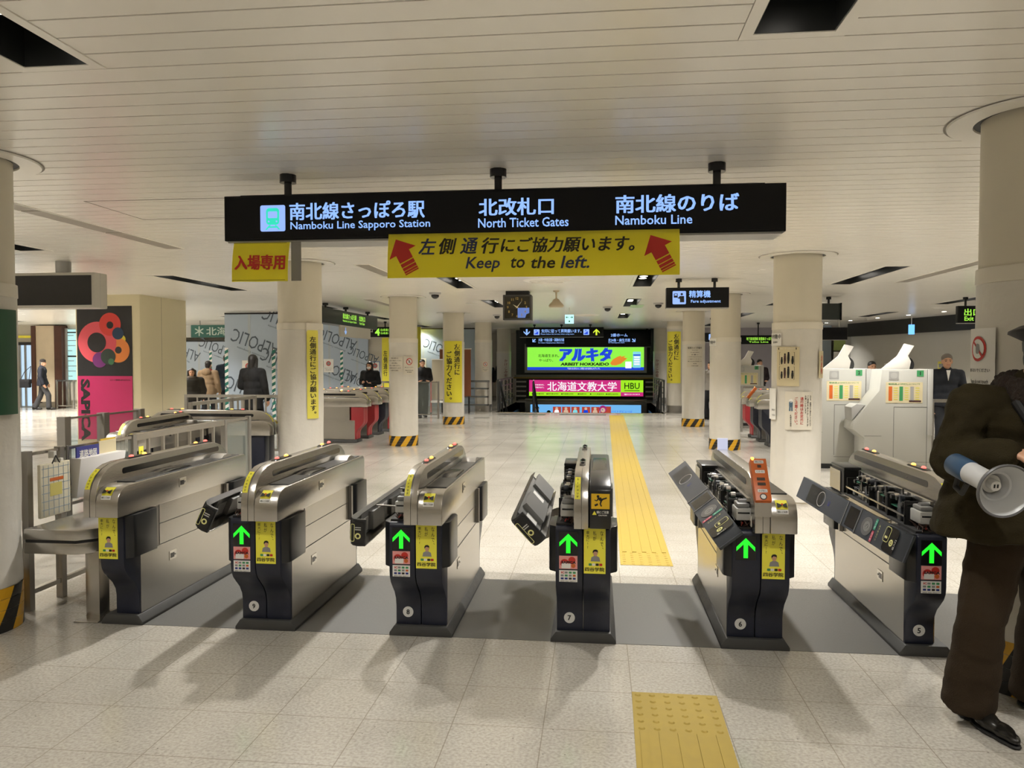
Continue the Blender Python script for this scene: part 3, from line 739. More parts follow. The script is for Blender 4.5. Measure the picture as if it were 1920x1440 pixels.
        if left or right:
            s, at = arc_strip(FIN_ARC, fx0 + .004, xm - .006, .0022, YEL, 'touch_strip', fin, .85, .955)
            for k, ch in enumerate('カIドタッチ'):
                z = .945 - k * .0165; text(ch, INK, s, ((fx0 + xm) / 2 - .001, at(z) - .005, z + .001), (1, 0, 0), Vector((0, .6, .8)).normalized() if z > .9 else Vector((0, .3, .95)).normalized(), h=.011, bold=.02)
    if left == 'open':
        machinery(t, seed)
        if number == '7': MB().prism([(-.145, .60), (-.145, .68), (-.20, .66), (-.28, .575), (-.25, .55)], .22, .23, 'y', bev=.002).build('lid_bracket', STEEL_DK, t); MB().prism([(-.145, .60), (-.145, .68), (-.20, .66), (-.28, .6), (-.25, .57)], .62, .63, 'y', bev=.002).build('lid_bracket', STEEL_DK, t)
        if lidp: lid(t, *lidp[:3], **(lidp[3] if len(lidp) > 3 else {}))
    elif left == 'closed':
        MB().prism(hood_poly(), -.168, -.049, 'x', bev=.005).build('hood', STEEL, t)
        MB().box(-.16, -.055, .11, L_G - .09, .865, .874, bev=.003, seg=1).build('hood_tray', CHAR, t)
    if stickers:
        if right: person_ad(t, .064 + (.0 if left else -.01), 0, .432)
        if left:
            z = .595
            arrow_display(t, -.08, 0, z)
            if not big_arrow: card_stickers(t, -.08, 0, .49)
    if number:
        yy = .1445; xx = -.078
        d = MB().cyl((xx, yy + .002, .135), (xx, yy - .0015, .135), .031, n=32).build('number_disc', mat('disc_grey', (.62, .62, .60), .5), t)
        T(number, INK, d, xx, yy - .0024, .135, h=.030, bold=.03)
    return t
GY = 4.20
lab = 'navy fronted steel ticket gate marked '
gate('ticket_gate', 'narrow steel ticket gate without a number beside the steel counter, leftmost of the front row', (-2.905, GY, 0), left=None, right='hood', seed=1)
gate('ticket_gate', lab + '9 with its left lid hanging open', (-1.95, GY, 0), number='9', seed=2, lidp=((-.325, .725), (-.345, .735), math.radians(25)))
gate('ticket_gate', lab + '8 with its left lid folded fully open', (-1.012, GY, 0), number='8', seed=3, lidp=((-.375, .64), (-.375, .655), math.radians(2)))
gate('ticket_gate', lab + '7 with a black box and yellow sign', (-.075, GY, 0), number='7', right='box', lamps='off', seed=4, lidp=((-.335, .645), (-.30, .76), math.radians(-42), dict(length_y=(-.08, .9), w=.19, dep=.10)))
gate('ticket_gate', lab + '6 with an orange intercom and exposed rollers', (.872, GY, 0), number='6', intercom=True, big_arrow=True, seed=5, lidp=((-.19, .675), (-.31, .84), math.radians(52), dict(graphics=True)))
gate('ticket_gate', 'dark ticket gate marked 5 with exposed machinery beside the guard', (1.815, GY, 0), number='5', right=None, seed=6, lidp=((-.25, .635), (-.385, .705), math.radians(20), dict(graphics=True, length_y=(-.05, 1.42))))
REDP = mat('red_paint', H('a83038'), .4, var=.06)
gate('ticket_gate', 'steel ticket gate behind the slatted railing on the left, lamps lit', (-4.72, 7.25, 0), math.radians(5), left='closed', seed=7, stickers=False, group='ticket gates of the left row', simple=True)
gate('ticket_gate', 'steel ticket gate end at the left edge of the second pillar', (-3.98, 9.0, 0), math.radians(90), left='closed', seed=8, stickers=False, group='ticket gates of the left row', simple=True)
names = ['steel ticket gate with a red end panel, nearest of the far left row', 'steel ticket gate with red front, second of the far left row', 'steel ticket gate with dark front, third of the far left row', 'steel ticket gate with red panel just left of the hazard taped pillar']
for k in range(4): gate('ticket_gate', names[k], (-4.50, 14.6 + .78 * k, 0), math.radians(90), left='closed', seed=9, stickers=False, paint=NAVY if k == 2 else REDP, group='ticket gates of the far left row', simple=True)
names = ['steel ticket gate with navy end, nearest of the far right row', 'steel ticket gate with an orange intercom in the far right row', 'steel ticket gate farthest in the far right row']
for k in range(3): gate('ticket_gate', names[k], (3.02, 14.75 + .8 * k, 0), math.radians(-90), left='closed', seed=10, stickers=False, intercom=(k == 1), paint=REDP if k == 2 else NAVY, group='ticket gates of the far right row', simple=True)
# ------------------------------------------------------------------ hanging signs
def hanger(parent, x, y, z0, r=.024, cap=.052, name='hanger'):
    zt = CEIL - parent.location.z
    b = MB(); b.cyl((x, y, z0), (x, y, zt - .03), r, n=20); b.cyl((x, y, zt - .05), (x, y, zt + .001), cap, n=28); return b.build(name, BLACK, parent)
SIGN_K = mat('sign_black', (0.004, 0.0045, 0.006), 0.45, spec=0.25)
t = thing('hanging_sign', 'long black illuminated station sign hanging over the ticket gates', 'sign', (-.635, 4.72, 2.36), 0, 'black hanging station signs')
BX = 1.74
box('sign_case', SIGN_K, t, -BX, BX, .0, .26, 0, .285, bev=.004)
b = MB(); b.box(-BX + .02, BX - .02, .01, .25, -.012, 0); b.build('underside', GREY_M, t)
b = MB(); b.box(-BX + .1, BX - .12, .02, .24, .285, .292); b.build('top_lid', SIGN_K, t)
for x in (-1.335, .02, 1.345): hanger(t, x, .05, .285)
face = box('sign_face', SIGN_K, t, -BX + .012, BX - .012, -.004, .0, .012, .273)
def S(x, z, body, w, h, bold=.042): T(body, TXT_W, face, x, -.006, z, w=w, h=h, bold=bold)
# pixel to sign face: x = (px-422)/1049*3.47-1.735
def sx(px): return (px - 946.5) / 1049 * 3.47
S(sx(684), .178, '南北線さっぽろ駅', 262 / 1049 * 3.47, .108); S(sx(690), .082, 'Namboku Line Sapporo Station', 272 / 1049 * 3.47, .062, .012)
S(sx(988), .178, '北改札口', 138 / 1049 * 3.47, .104); S(sx(1001), .082, 'North Ticket Gates', 168 / 1049 * 3.47, .058, .012)
S(sx(1280), .178, '南北線のりば', 218 / 1049 * 3.47, .106); S(sx(1239), .082, 'Namboku Line', 138 / 1049 * 3.47, .056, .012)
pic = poly('train_pictogram', glow('sign_pale_blue_light', (.32, .50, 1.0), .95), face, rrect(.165, .165, .012), (sx(519), -.006, .138))
TEAL = glow('sign_teal_light', (.03, .80, .55), .9); PB = MATS['sign_pale_blue_light']
poly('train', TEAL, pic, rrect(.086, .105, .02), (sx(519), -.0075, .15))
poly('train_window', PB, pic, rrect(.062, .042, .006), (sx(519), -.009, .160))
for s_ in (-1, 1):
    poly('train_light', PB, pic, disc_pts(.006, 12), (sx(519) + s_ * .026, -.009, .118))
    poly('track', TEAL, pic, [(s_ * .012, .018), (s_ * .022, .018), (s_ * .05, -.012), (s_ * .038, -.012)], (sx(519), -.0075, .078))
poly('sleeper', TEAL, pic, rrect(.07, .009, .002, 2), (sx(519), -.0075, .083))
# yellow banner under it: a vinyl sheet that leans slightly forward
def banner(name, label, x0, x1, y, z1, z0, lean, m, cat='banner', sag=0.0):
    nx, nz = 40, 6; b = MB(); V = {}
    for i in range(nx + 1):
        for j in range(nz + 1):
            u, v = i / nx, j / nz
            V[i, j] = b.bm.verts.new((x0 + (x1 - x0) * u + (.02 if name == 'b' else 0), y - lean * v - .008 * math.sin(u * 9) * v - .012 * math.sin(v * 3.1), z1 + (z0 - z1) * v))
    for i in range(nx):
        for j in range(nz):
            f = b.bm.faces.new([V[i, j], V[i, j + 1], V[i + 1, j + 1], V[i + 1, j]]); f.smooth = True
    bmesh.ops.solidify(b.bm, geom=b.bm.faces[:], thickness=.0015)
    o = b.build(name, m); return tag(o, label, cat)
bn = banner('banner', 'long yellow keep left banner with red arrows under the black sign', -1.295, .485, 4.708, 2.383, 2.107, .03, YEL_B)
UPB = Vector((0, .107, .994)).normalized()
def BT(body, m, px, z, wpx, h, bold=.04, shear=.2):
    text(body, m, bn, (-1.295 + (px - 721) / 556 * 1.78, 4.708 - .03 * (2.383 - z) / .276 - .026, z), (1, 0, 0), UPB, wpx / 556 * 1.78, h, bold, shear=shear)
NAVYI = mat('navy_print', H('26325e'), .45)
for ch, px, m in (('左', 800, NAVYI), ('側', 840, INK), ('通', 881, NAVYI), ('行', 922, INK)): BT(ch, m, px, 2.298, 33, .098)
BT('にご協力願います。', INK, 1068, 2.298, 250, .092)
for w_, px, wd, m, h in (('Keep', 908, 66, NAVYI, .094), ('to', 975, 27, INK, .066), ('the', 1023, 46, INK, .074), ('left.', 1083, 54, NAVYI, .078)): BT(w_, m, px, 2.19 - (.008 if w_ == 'Keep' else 0), wd, h, .015)
for px in (754, 1240):
    cx = -1.295 + (px - 721) / 556 * 1.78; c = Vector((cx, 4.672, 2.245))
    A = math.radians(28)
    def RP(pts): return [(x * math.cos(A) - y * math.sin(A), x * math.sin(A) + y * math.cos(A)) for x, y in pts]
    a = poly('red_arrow', RED, bn, RP([(0, .115), (.092, .02), (.045, .02), (.045, -.035), (-.045, -.035), (-.045, .02), (-.092, .02)]), c, up=UPB)
    for k, (ya, yb) in enumerate(((-.042, -.066), (-.071, -.09), (-.094, -.107), (-.110, -.118))): poly('arrow_bar', RED, a, RP([(-.045, ya), (.045, ya), (.045, yb), (-.045, yb)]), c, up=UPB)
bo = banner('banner', 'small yellow entry only banner under the left end of the black sign', -2.305, -1.935, 4.708, 2.345, 2.095, .035, YEL_B)
text('入場専用', RED, bo, (-2.115, 4.664, 2.215), (1, 0, 0), UPB, .325, .092, .07)
b = MB(); b.bm
for z in (2.338, 2.102):
    yy = 4.708 - .035 * (2.345 - z) / .25 - .008 - .010
    poly('border_line', INK, bo, [(-.175, -.0012), (.175, -.0012), (.175, .0012), (-.175, .0012)], (-2.12, yy - .006, z))
# smoked backing plate beside the small banner
o = box('backing_plate', mat('smoked_plate', (.25, .24, .22), .3), None, -1.925, -1.86, 4.70, 4.705, 2.10, 2.348); tag(o, 'narrow grey plate hanging beside the small yellow banner', 'plate')

def boxsign(name, label, x0, x1, y, z0, z1, depth=.16, hang=(), m=SIGN_K, hy=.08, group='black hanging station signs'):
    t = thing(name, label, 'sign', ((x0 + x1) / 2, y, z0), 0, group)
    h = (x1 - x0) / 2
    box('sign_case', m, t, -h, h, 0, depth, 0, z1 - z0, bev=.003)
    b = MB(); b.box(-h + .004, h - .004, .004, depth - .004, -.012, 0); b.build('underside', GREY_M, t)
    for x in hang: hanger(t, x, hy, z1 - z0, .02, .045)
    return t
t = boxsign('hanging_sign', 'black fare adjustment sign with pictogram', .99, 1.875, 11.35, 2.355, 2.645, hang=(-.26, .25))
f = t
T('精算機', TXT_W, f, .03, -.003, .195, w=.30, h=.10, bold=.04); T('Fare adjustment', TXT_W, f, .115, -.003, .085, w=.42, h=.055, bold=.02)
pc = poly('fare_pictogram', MATS['sign_pale_blue_light'], f, rrect(.19, .19, .015), (-.26, -.003, .145))
poly('machine', INK, pc, rrect(.055, .06, .004), (-.31, -.005, .175)); poly('machine_screen', MATS['sign_pale_blue_light'], pc, rrect(.035, .022, .003), (-.31, -.006, .186))
poly('figure_head', INK, pc, disc_pts(.017), (-.225, -.005, .195)); poly('figure_body', INK, pc, [(-.03, .04), (.03, .04), (.034, -.05), (-.028, -.05), (-.03, 0), (-.058, .022), (-.064, .008)], (-.222, -.005, .128))
# clock
t = thing('clock', 'square dark hanging clock with gold numerals', 'clock', (-1.365, 13.1, 2.28), 0)
box('clock_case', mat('clock_case', (.05, .05, .048), .4, .3), t, -.245, .245, 0, .3, 0, .435, bev=.01)
box('mounting_box', BLACKM, t, -.2, .2, .03, .27, .435, .50)
fc = box('clock_face', mat('clock_face', (.02, .017, .008), .12), t, -.215, .215, -.006, 0, .03, .405)
GOLD = mat('gold_numerals', H('b59a4a'), .4, .3)
for k in range(1, 13):
    a = PI / 2 - k * PI / 6; T(str(k), GOLD, fc, .16 * math.cos(a), -.008, .22 + .15 * math.sin(a), h=.042, bold=.02)
for a, L, w in ((math.radians(90 + 57), .09, .012), (math.radians(90 - 38), .14, .008)):
    ca, sa = math.cos(a), math.sin(a)
    poly('clock_hand', mat('clock_hand', H('d8d2b0'), .4), fc, [(-sa * w, ca * w), (ca * L, sa * L), (sa * w, -ca * w), (-ca * .03, -sa * .03)], (0, -.009, .22))
# self-glowing blue patch painted over the lower right of the clock face
poly('blue_glow_patch', glow('clock_blue', (.16, .28, .75), .6), fc, [(0, 0), (.2, -.0), (.2, -.09), (.15, -.11), (.13, -.17), (0, -.17)], (.01, -.0075, .21))
# monitor on the left
t = thing('display_monitor', 'blank grey framed display monitor hanging on the left', 'monitor', (-6.42, 8.5, 2.215), math.radians(0))
box('monitor_case', mat('monitor_grey', H('b4b0a6'), .45, var=.03), t, -1.6, .53, .0, .24, 0, .42, bev=.012)
box('monitor_screen', BLACK, t, -1.52, .49, -.004, 0, .035, .385)
b = MB(); b.box(.529, .5315, .10, .104, 0, .42); b.build('case_seam', GREY_M, t)
MB().cyl((.05, .12, .42), (.05, .12, CEIL - 2.215), .085, n=24).build('ceiling_mount', GREY_M, t)
# green exit sign over the left gates, runs along the hall
SG = mat('sign_dark_green', (.022, .030, .028), .4)
t = thing('hanging_sign', 'long dark sign with green writing above the red gates', 'sign', (-5.5, 15.0, 2.36), 0, 'black hanging station signs')
box('sign_case', SG, t, -.32, 0, 0, 3.9, 0, .31, bev=.004); box('end_plate', SIGN_K, t, -.325, .003, -.02, 0, -.005, .315)
for y in (.45, 1.75, 3.4): hanger(t, -.1, y, .31, .025, .06)
def side_text(body, m, p, x, y, z, w, h, bold=.03): text(body, m, p, (x, y, z), (0, 1, 0), (0, 0, 1), w, h, bold)
side_text('南北線さっぽろ駅', TXT_G, t, .004, 1.72, .20, .95, .12); side_text('北改札口', TXT_G, t, .004, 2.62, .20, .46, .12)
side_text('Namboku Line Sapporo Station', TXT_G, t, .004, 1.72, .09, .95, .06, .01); side_text('North Gates', TXT_G, t, .004, 2.62, .09, .4, .06, .01)
o = box('arrow_sign', mat('pale_sign_panel', (.5, .48, .43), .5), None, -5.47, -5.44, 15.9, 18.1, 2.10, 2.345); tag(o, 'pale sign panel with a faint white arrow below the green sign', 'sign')
text('↓', TXT_W, o, (-5.437, 16.25, 2.23), (0, 1, 0), (0, 0, 1), .14, .15, .03)
t = boxsign('exit_sign', 'black exit four sign with green figures behind the pillar', -7.35, -6.2, 23.0, 2.30, 2.61, hang=(-.3, .3))
T('4', TXT_G, t, .08, -.003, .155, h=.22, bold=.04); T('口', WHITE, t, -.12, -.003, .2, h=.1); T('北5条東2丁目', TXT_G, t, .36, -.003, .22, w=.38, h=.08); T('北4条東1', TXT_G, t, .30, -.003, .12, w=.24, h=.07)
# exit sign right
t = boxsign('exit_sign', 'black sign with green exit writing beside the right pillar', 6.72, 7.9, 15.3, 2.295, 2.615, depth=.1, hang=(-.44,), hy=.05)
T('出口', TXT_G, t, -.34, -.003, .20, w=.28, h=.13, bold=.035); T('Exit', TXT_G, t, -.395, -.003, .08, w=.165, h=.08, bold=.02)
t = boxsign('hanging_sign', 'dark green sign seen edge on behind the right pillar', 3.9, 4.48, 14.9, 2.35, 2.65, depth=.16, hang=(.1,), m=SG)
box('end_plate', SIGN_K, t, .29, .31, -.02, .17, -.01, .31)
t = boxsign('hanging_sign', 'plain black sign panel below the dark green sign on the right', 4.35, 5.26, 17.0, 2.03, 2.29, depth=.1)
b = MB(); b.cyl((.3, .05, .26), (.3, .05, .75), .02); b.build('hanger', GREY_M, t)
t = boxsign('hanging_sign', 'long black sign with green writing and an up arrow between the right pillars', 3.7, 6.0, 25.0, 2.10, 2.38, hang=(.2,))
T('地下鉄東豊線 東豊線さっぽろ駅', TXT_G, t, .25, -.003, .17, w=.85, h=.10); T('Toho Line', TXT_G, t, .2, -.003, .07, w=.6, h=.05); poly('arrow', TXT_G, t, arrow_pts(.2), (.95, -.004, .14))
t = boxsign('hanging_sign', 'small blue lit direction sign between the right pillars', 2.9, 3.45, 22.0, 2.10, 2.36, hang=(0,))
poly('pictogram', MATS['sign_pale_blue_light'], t, rrect(.17, .17, .02), (.0, -.003, .14)); T('↑ 東', TXT_W, t, .19, -.003, .14, w=.14, h=.12)
# exit lamp, dome horn, cameras
t = thing('emergency_exit_sign', 'small white and green lit exit sign hanging behind the clock', 'sign', (-.63, 17.4, 2.42), 0)
box('lit_panel', glow('exit_lit_white', (.55, .95, 1.0), 1.0), t, -.1, .1, 0, .04, 0, .2); b = MB(); b.cyl((0, .02, .2), (0, .02, CEIL - 2.42), .008); b.build('stem', WHITE_M, t)
for s_ in (-1, 1): poly('arrow', GREEN_P, t, [(s_ * x, z) for x, z in ((.085, .14), (.05, .165), (.05, .146), (.015, .146), (.015, .134), (.05, .134), (.05, .115))], (0, -.002, 0))
poly('figure', GREEN_P, t, rrect(.03, .035, .006), (0, -.002, .05))
t = thing('loudspeaker', 'beige bell shaped loudspeaker hanging from the ceiling near the clock', 'loudspeaker', (-.70, 13.15, CEIL), 0)
MB().lathe([(0, 0), (.055, 0), (.05, -.02), (.016, -.035), (.014, -.13), (.05, -.15), (.075, -.19), (.12, -.235), (.13, -.265), (.11, -.285), (0, -.29)], None, 32).build('bell', mat('beige_enamel', H('a89a80'), .4), t)
t = thing('emergency_exit_sign', 'tall narrow blue lit sign in front of the tarpaulin wall', 'sign', (8.3, 21.5, 2.28), 0)
box('lit_panel', glow('blue_lit', (.15, .45, 1.0), 1.6), t, -.06, .06, 0, .1, 0, .26); MB().cyl((0, .05, .26), (0, .05, CEIL - 2.28), .01).build('stem', WHITE_M, t)
for x, y, lab in ((-2.83, 13.3, 'black dome camera on the ceiling left of the clock'), (-2.6, 19.9, 'black dome camera on the ceiling farther left behind the clock'), (.22, 17.2, 'black dome camera on the ceiling right of the loudspeaker'), (1.25, 16.2, 'black dome camera under the fare adjustment sign')):
    t = thing('security_camera', lab, 'camera', (x, y, CEIL), 0, 'ceiling dome cameras')
    MB().lathe([(0, 0), (.11, 0), (.10, -.03), (.075, -.04), (0, -.04)], None, 24).build('mount', GREY_M, t); MB().ball((0, 0, -.05), (.07, .07, .06), n=18).build('dome', BLACK, t)
for x, y, lab in ((0.85, 17.3, 'recessed greenish lit ceiling panel near the stairs'),):
    o = box('ceiling_panel', mat('pale_mint', H('a9c9a0'), .4), None, x - .14, x + .14, y - .6, y + .3, CEIL - .006, CEIL - .002); tag(o, lab, 'ceiling panel')

# ------------------------------------------------------------------ stairwell signs
def lightbox(name, label, x0, x1, y, z0, z1, frame, fm, group='lit advertisement boxes over the stairs'):
    t = thing(name, label, 'advertisement', ((x0 + x1) / 2, y, z0), 0, group)
    h = (x1 - x0) / 2; H_ = z1 - z0
    box('frame', fm, t, -h - frame, h + frame, .0, .36, -frame, H_ + frame, bev=.01)
    return t, h, H_
AD_G = glow('ad_lime', (.30, .95, .07), .95); AD_B = glow('ad_blue', (.01, .07, .85), .8); AD_P = glow('ad_pink', (.70, .03, .25), .85); AD_L = glow('ad_green', (.40, .90, .02), .9); AD_W = glow('ad_white', (.95, .95, 1.0), 1.0); AD_O = glow('ad_orange', (.9, .28, .03), .85); AD_S = glow('ad_sky', (.18, .52, .95), .9); AD_R = glow('ad_red', (.62, .08, .05), .7)
AD_C = glow('ad_cyan', (.25, .75, .85), .9); AD_K = glow('ad_dark', (.01, .03, .01), .1); AD_TXT = glow('ad_text_white', (.8, .9, 1.0), 1.0)
t, h, hh = lightbox('advertisement_lightbox', 'bright green lit advertisement with blue lettering and an orange flame shape', -2.72, 1.78, 30.0, 1.21, 2.12, .11, GREY_M)
pn = box('lit_panel', AD_G, t, -h, h, -.012, 0, 0, hh); box('blue_strip', AD_B, pn, -h, h, -.015, -.012, 0, .115)
T('アルキタ', AD_B, pn, .02, -.018, .60, w=1.98, h=.50, bold=.12, shear=.12)
T('ARBEIT HOKKAIDO', AD_K, pn, -.02, -.018, .23, w=1.88, h=.12, bold=.05, shear=.1)
T('北海道生まれ。', AD_K, pn, -1.42, -.018, .56, w=.82, h=.12); T('やっぱり、', AD_K, pn, -1.52, -.018, .38, w=.55, h=.11)
T('「はたらきたい」が見つかる求人メディア。', AD_W, pn, -.05, -.018, .058, w=1.25, h=.07)
poly('flame', AD_O, pn, [(-.32, -.08), (-.22, .06), (-.05, .16), (.12, .22), (.08, .16), (.28, .2), (.2, .13), (.34, .11), (.24, .02), (.1, -.1), (-.1, -.17), (-.26, -.16)], (1.28, -.018, .35))
a = poly('phone_picture', AD_C, pn, rrect(.30, .62, .03), (1.98, -.018, .40)); poly('phone_header', AD_B, a, rrect(.28, .05, .01), (1.98, -.02, .58))
for k in range(4): poly('phone_line', AD_W, a, rrect(.22, .06, .01), (1.98, -.02, .50 - .09 * k))
poly('white_card', AD_W, pn, rrect(.24, .26, .02), (1.66, -.019, .20))
t, h, hh = lightbox('advertisement_lightbox', 'pink lit university advertisement with large white characters', -2.65, 1.76, 30.0, .20, .82, .03, BLACKM)
pn = box('lit_panel', AD_P, t, -h, h, -.012, 0, 0, hh)
box('green_strip', AD_L, pn, -h, h - .86, -.015, -.012, 0, .155); box('green_corner', AD_L, pn, h - .86, h, -.015, -.012, .155, hh)
T('北海道文教大学', AD_W, pn, -.15, -.018, .375, w=2.68, h=.36, bold=.02)
T('HBU', AD_K, pn, h - .43, -.018, .40, w=.58, h=.24, bold=.01); poly('rule', AD_K, pn, [(-.29, -.012), (.29, -.012), (.29, .012), (-.29, .012)], (h - .43, -.018, .22))
T('入学者受付中。', AD_W, pn, -h + .38, -.018, .43, w=.42, h=.06); T('入学案内あり。', AD_W, pn, -h + .38, -.018, .33, w=.42, h=.06)
for k, tx in enumerate(('健康栄養学科', '理学療法学科', '作業療法学科', '看護学科', 'こども発達学科', '国際言語学科')): T('●' + tx, AD_K, pn, -h + .34 + .575 * k, -.018, .08, w=.068 * (len(tx) + 1), h=.06)
T('☎0123-34-0019', AD_W, pn, h - .43, -.018, .075, w=.6, h=.06)
t, h, hh = lightbox('advertisement_lightbox', 'sky blue lit advertisement with red picture panels at the foot of the stairs', -2.6, 1.68, 30.0, -.56, -.14, .22, GREY_M)
pn = box('lit_panel', AD_S, t, -h, h, -.012, 0, 0, hh)
for k in range(5):
    x = -1.05 + .36 * k + (.05 if k > 2 else 0); a = poly('picture_panel', AD_R, pn, rrect(.32, .30, .01, 2), (x - .05, -.015, .19))
    sk = glow('ad_skin', (.8, .55, .4), .8); poly('picture_figure', [AD_W, sk, AD_C, AD_B, sk][k], a, [(-.12, -.14), (.1, -.14), (.06, .02), (-.03, .06), (-.09, 0)], (x - .05, -.017, .19)); poly('picture_head', sk, a, disc_pts(.055), (x - .06, -.018, .27))
a = poly('picture_panel', AD_R, pn, rrect(.42, .34, .01, 2), (.78, -.0155, .19)); poly('picture_hair', glow('ad_magenta', (.5, .03, .25), .7), a, disc_pts(.14), (.68, -.017, .26)); poly('picture_head', sk, a, disc_pts(.09), (.68, -.018, .22)); poly('picture_eye', AD_B, a, disc_pts(.02), (.66, -.019, .23))
poly('picture_hair', AD_K, pn, disc_pts(.085), (-1.88, -.016, .27)); poly('picture_head', sk, pn, disc_pts(.07), (-1.88, -.017, .24)); poly('picture_hair', AD_K, pn, disc_pts(.08), (-1.42, -.016, .12))
T('バイトデビューは', AD_B, pn, 1.4, -.018, .17, w=.8, h=.09, bold=.0)
# two direction boards over the stairs
t = boxsign('hanging_sign', 'black sign with arrows hanging before the stairs, Please follow the arrows', -2.57, .20, 25.5, 2.36, 2.68, hang=(-.9, 0, .95))
poly('arrow', TXT_W, t, [(x, -z) for x, z in arrow_pts(.21)], (-1.15, -.004, .16)); poly('arrow', glow('sign_yellow_light', (.75, .95, .05), .95), t, arrow_pts(.21), (1.15, -.004, .16))
T('矢印に従って昇降願います。', TXT_W, t, 0, -.004, .20, w=1.32, h=.12, bold=.03); T('Please follow the arrows when using stairs', TXT_W, t, -.13, -.004, .09, w=1.1, h=.05, bold=.01)
for x in (-.82, .82):
    p = poly('stairs_pictogram', MATS['sign_pale_blue_light'], t, rrect(.19, .19, .02), (x, -.004, .16))
    poly('steps', AD_B, p, [(-.07, -.06), (-.07, -.03), (-.03, -.03), (-.03, 0), (.01, 0), (.01, .03), (.05, .03), (.05, -.06)], (x, -.006, .15)); poly('climber', AD_B, p, disc_pts(.02), (x - .02, -.006, .21))
t = boxsign('hanging_sign', 'wide black platform direction board above the green advertisement', -2.72, 2.45, 29.4, 2.10, 2.66, depth=.3, hang=(-2, 2))
poly('arrow', TXT_W, t, arrow_pts(.16, math.radians(135)), (-2.28, -.004, .24)); T('大通・中島公園・真駒内方面', TXT_W, t, -1.62, -.004, .27, w=.98, h=.12, bold=.04); T('For Odori, Nakajima-koen, Makomanai', TXT_W, t, -1.62, -.004, .15, w=.98, h=.05)
T('1番ホーム', TXT_W, t, -1.7, -.004, .45, w=.4, h=.05)
T('2番ホーム', TXT_W, t, .95, -.004, .44, w=.62, h=.12, bold=.04); T('北24条・麻生方面', TXT_W, t, .95, -.004, .25, w=.82, h=.12, bold=.04); T('For Kita-nijuyo-jo, Asabu', TXT_W, t, .85, -.004, .15, w=.6, h=.05); poly('arrow', TXT_W, t, arrow_pts(.16, math.radians(-135)), (1.5, -.004, .24))
o = box('blank_display', mat('mirror_black', (.01, .011, .013), .2), None, 1.98, 2.12, 29.25, 29.35, 1.55, CEIL); tag(o, 'narrow black panel at the right end of the platform board', 'panel')

# ------------------------------------------------------------------ notices wrapped round the pillars
def notice(key, label, m, th, w, z0, z1, off=.028, border=None):
    x, y, r = PILLARS[key]; R_ = r + off; th = math.radians(th); n = max(4, int(w / .02)); b = MB(); P = []
    for k in range(n + 1):
        a = th + (k / n - .5) * w / R_; P.append((x + R_ * math.sin(a), y - R_ * math.cos(a)))
    for (xa, ya), (xb, yb) in zip(P, P[1:]):
        b.face([(xa, ya, z0), (xb, yb, z0), (xb, yb, z1), (xa, ya, z1)])
    for f in b.bm.faces: f.smooth = True
    bmesh.ops.remove_doubles(b.bm, verts=b.bm.verts, dist=1e-5)
    o = b.build('notice', m, recalc=False); tag(o, label, 'notice')
    o['_w'] = 0; del o['_w']
    return o, (x, y, R_ + .0025, th)
def NT(o, wr, body, m, u, z, w=None, h=None, bold=.02, vertical=False):
    x, y, R_, th = wr; return text(body, m, o, (0, 0, z), (1, 0, 0), (0, 0, 1), w, h, bold, vertical, wrap=(x, y, R_, th + u / R_))
def Nshape(o, wr, m, pts, u, z, name='print'):
    x, y, R_, th = wr; b = MB(); b.face([(x + (R_ + .0006) * math.sin(th + (u + a) / R_), y - (R_ + .0006) * math.cos(th + (u + a) / R_), z + c) for a, c in pts]); return b.build(name, m, o, recalc=False)
YN = mat('yellow_notice', H('d9cf55'), .45, var=.05)
o, w = notice('L2', 'tall narrow yellow vertical keep left notice on the left pillar', YN, 52, .155, .90, 1.955)
Nshape(o, w, WRAP_EDGE, rrect(.17, .10, .004, 2), 0, 1.99, 'tape')
NT(o, w, '左側通行にご協力願います。', INK, 0, 1.42, w=.086, h=.92, bold=.035, vertical=True)
for key, th, lab, z0, z1, ww in (('L4', 8, 'large yellow vertical keep left notice on the left pillar before the stairs', .55, 2.07, .50), ('R5', -20, 'large yellow vertical keep left notice on the pillar right of the stairs', .90, 2.46, .46)):
    o, w = notice(key, lab, YEL_B if key == 'R5' else mat('yellow_notice_bright', H('e3d93a'), .4, var=.03), th, ww, z0, z1)
    sp = z1 - z0
    NT(o, w, '左側通行に', INK, ww * .21, z0 + sp * .70, w=.145, h=sp * .50, bold=.04, vertical=True); NT(o, w, 'ご協力ください。', INK, -ww * .2, z0 + sp * .44, w=.145, h=sp * .78, bold=.04, vertical=True)
for key, th, lab in (('L6', 22, 'red vertical no rushing writing on the far left pillar'), ('R6', -30, 'red vertical no rushing writing on the far right pillar')):
    o, w = notice(key, lab, WRAP, th, .2, .55, 1.65); NT(o, w, 'かけこみ乗車禁止', mat('dull_red', H('8a4a42'), .6), 0, 1.1, w=.12, h=1.05, vertical=True)
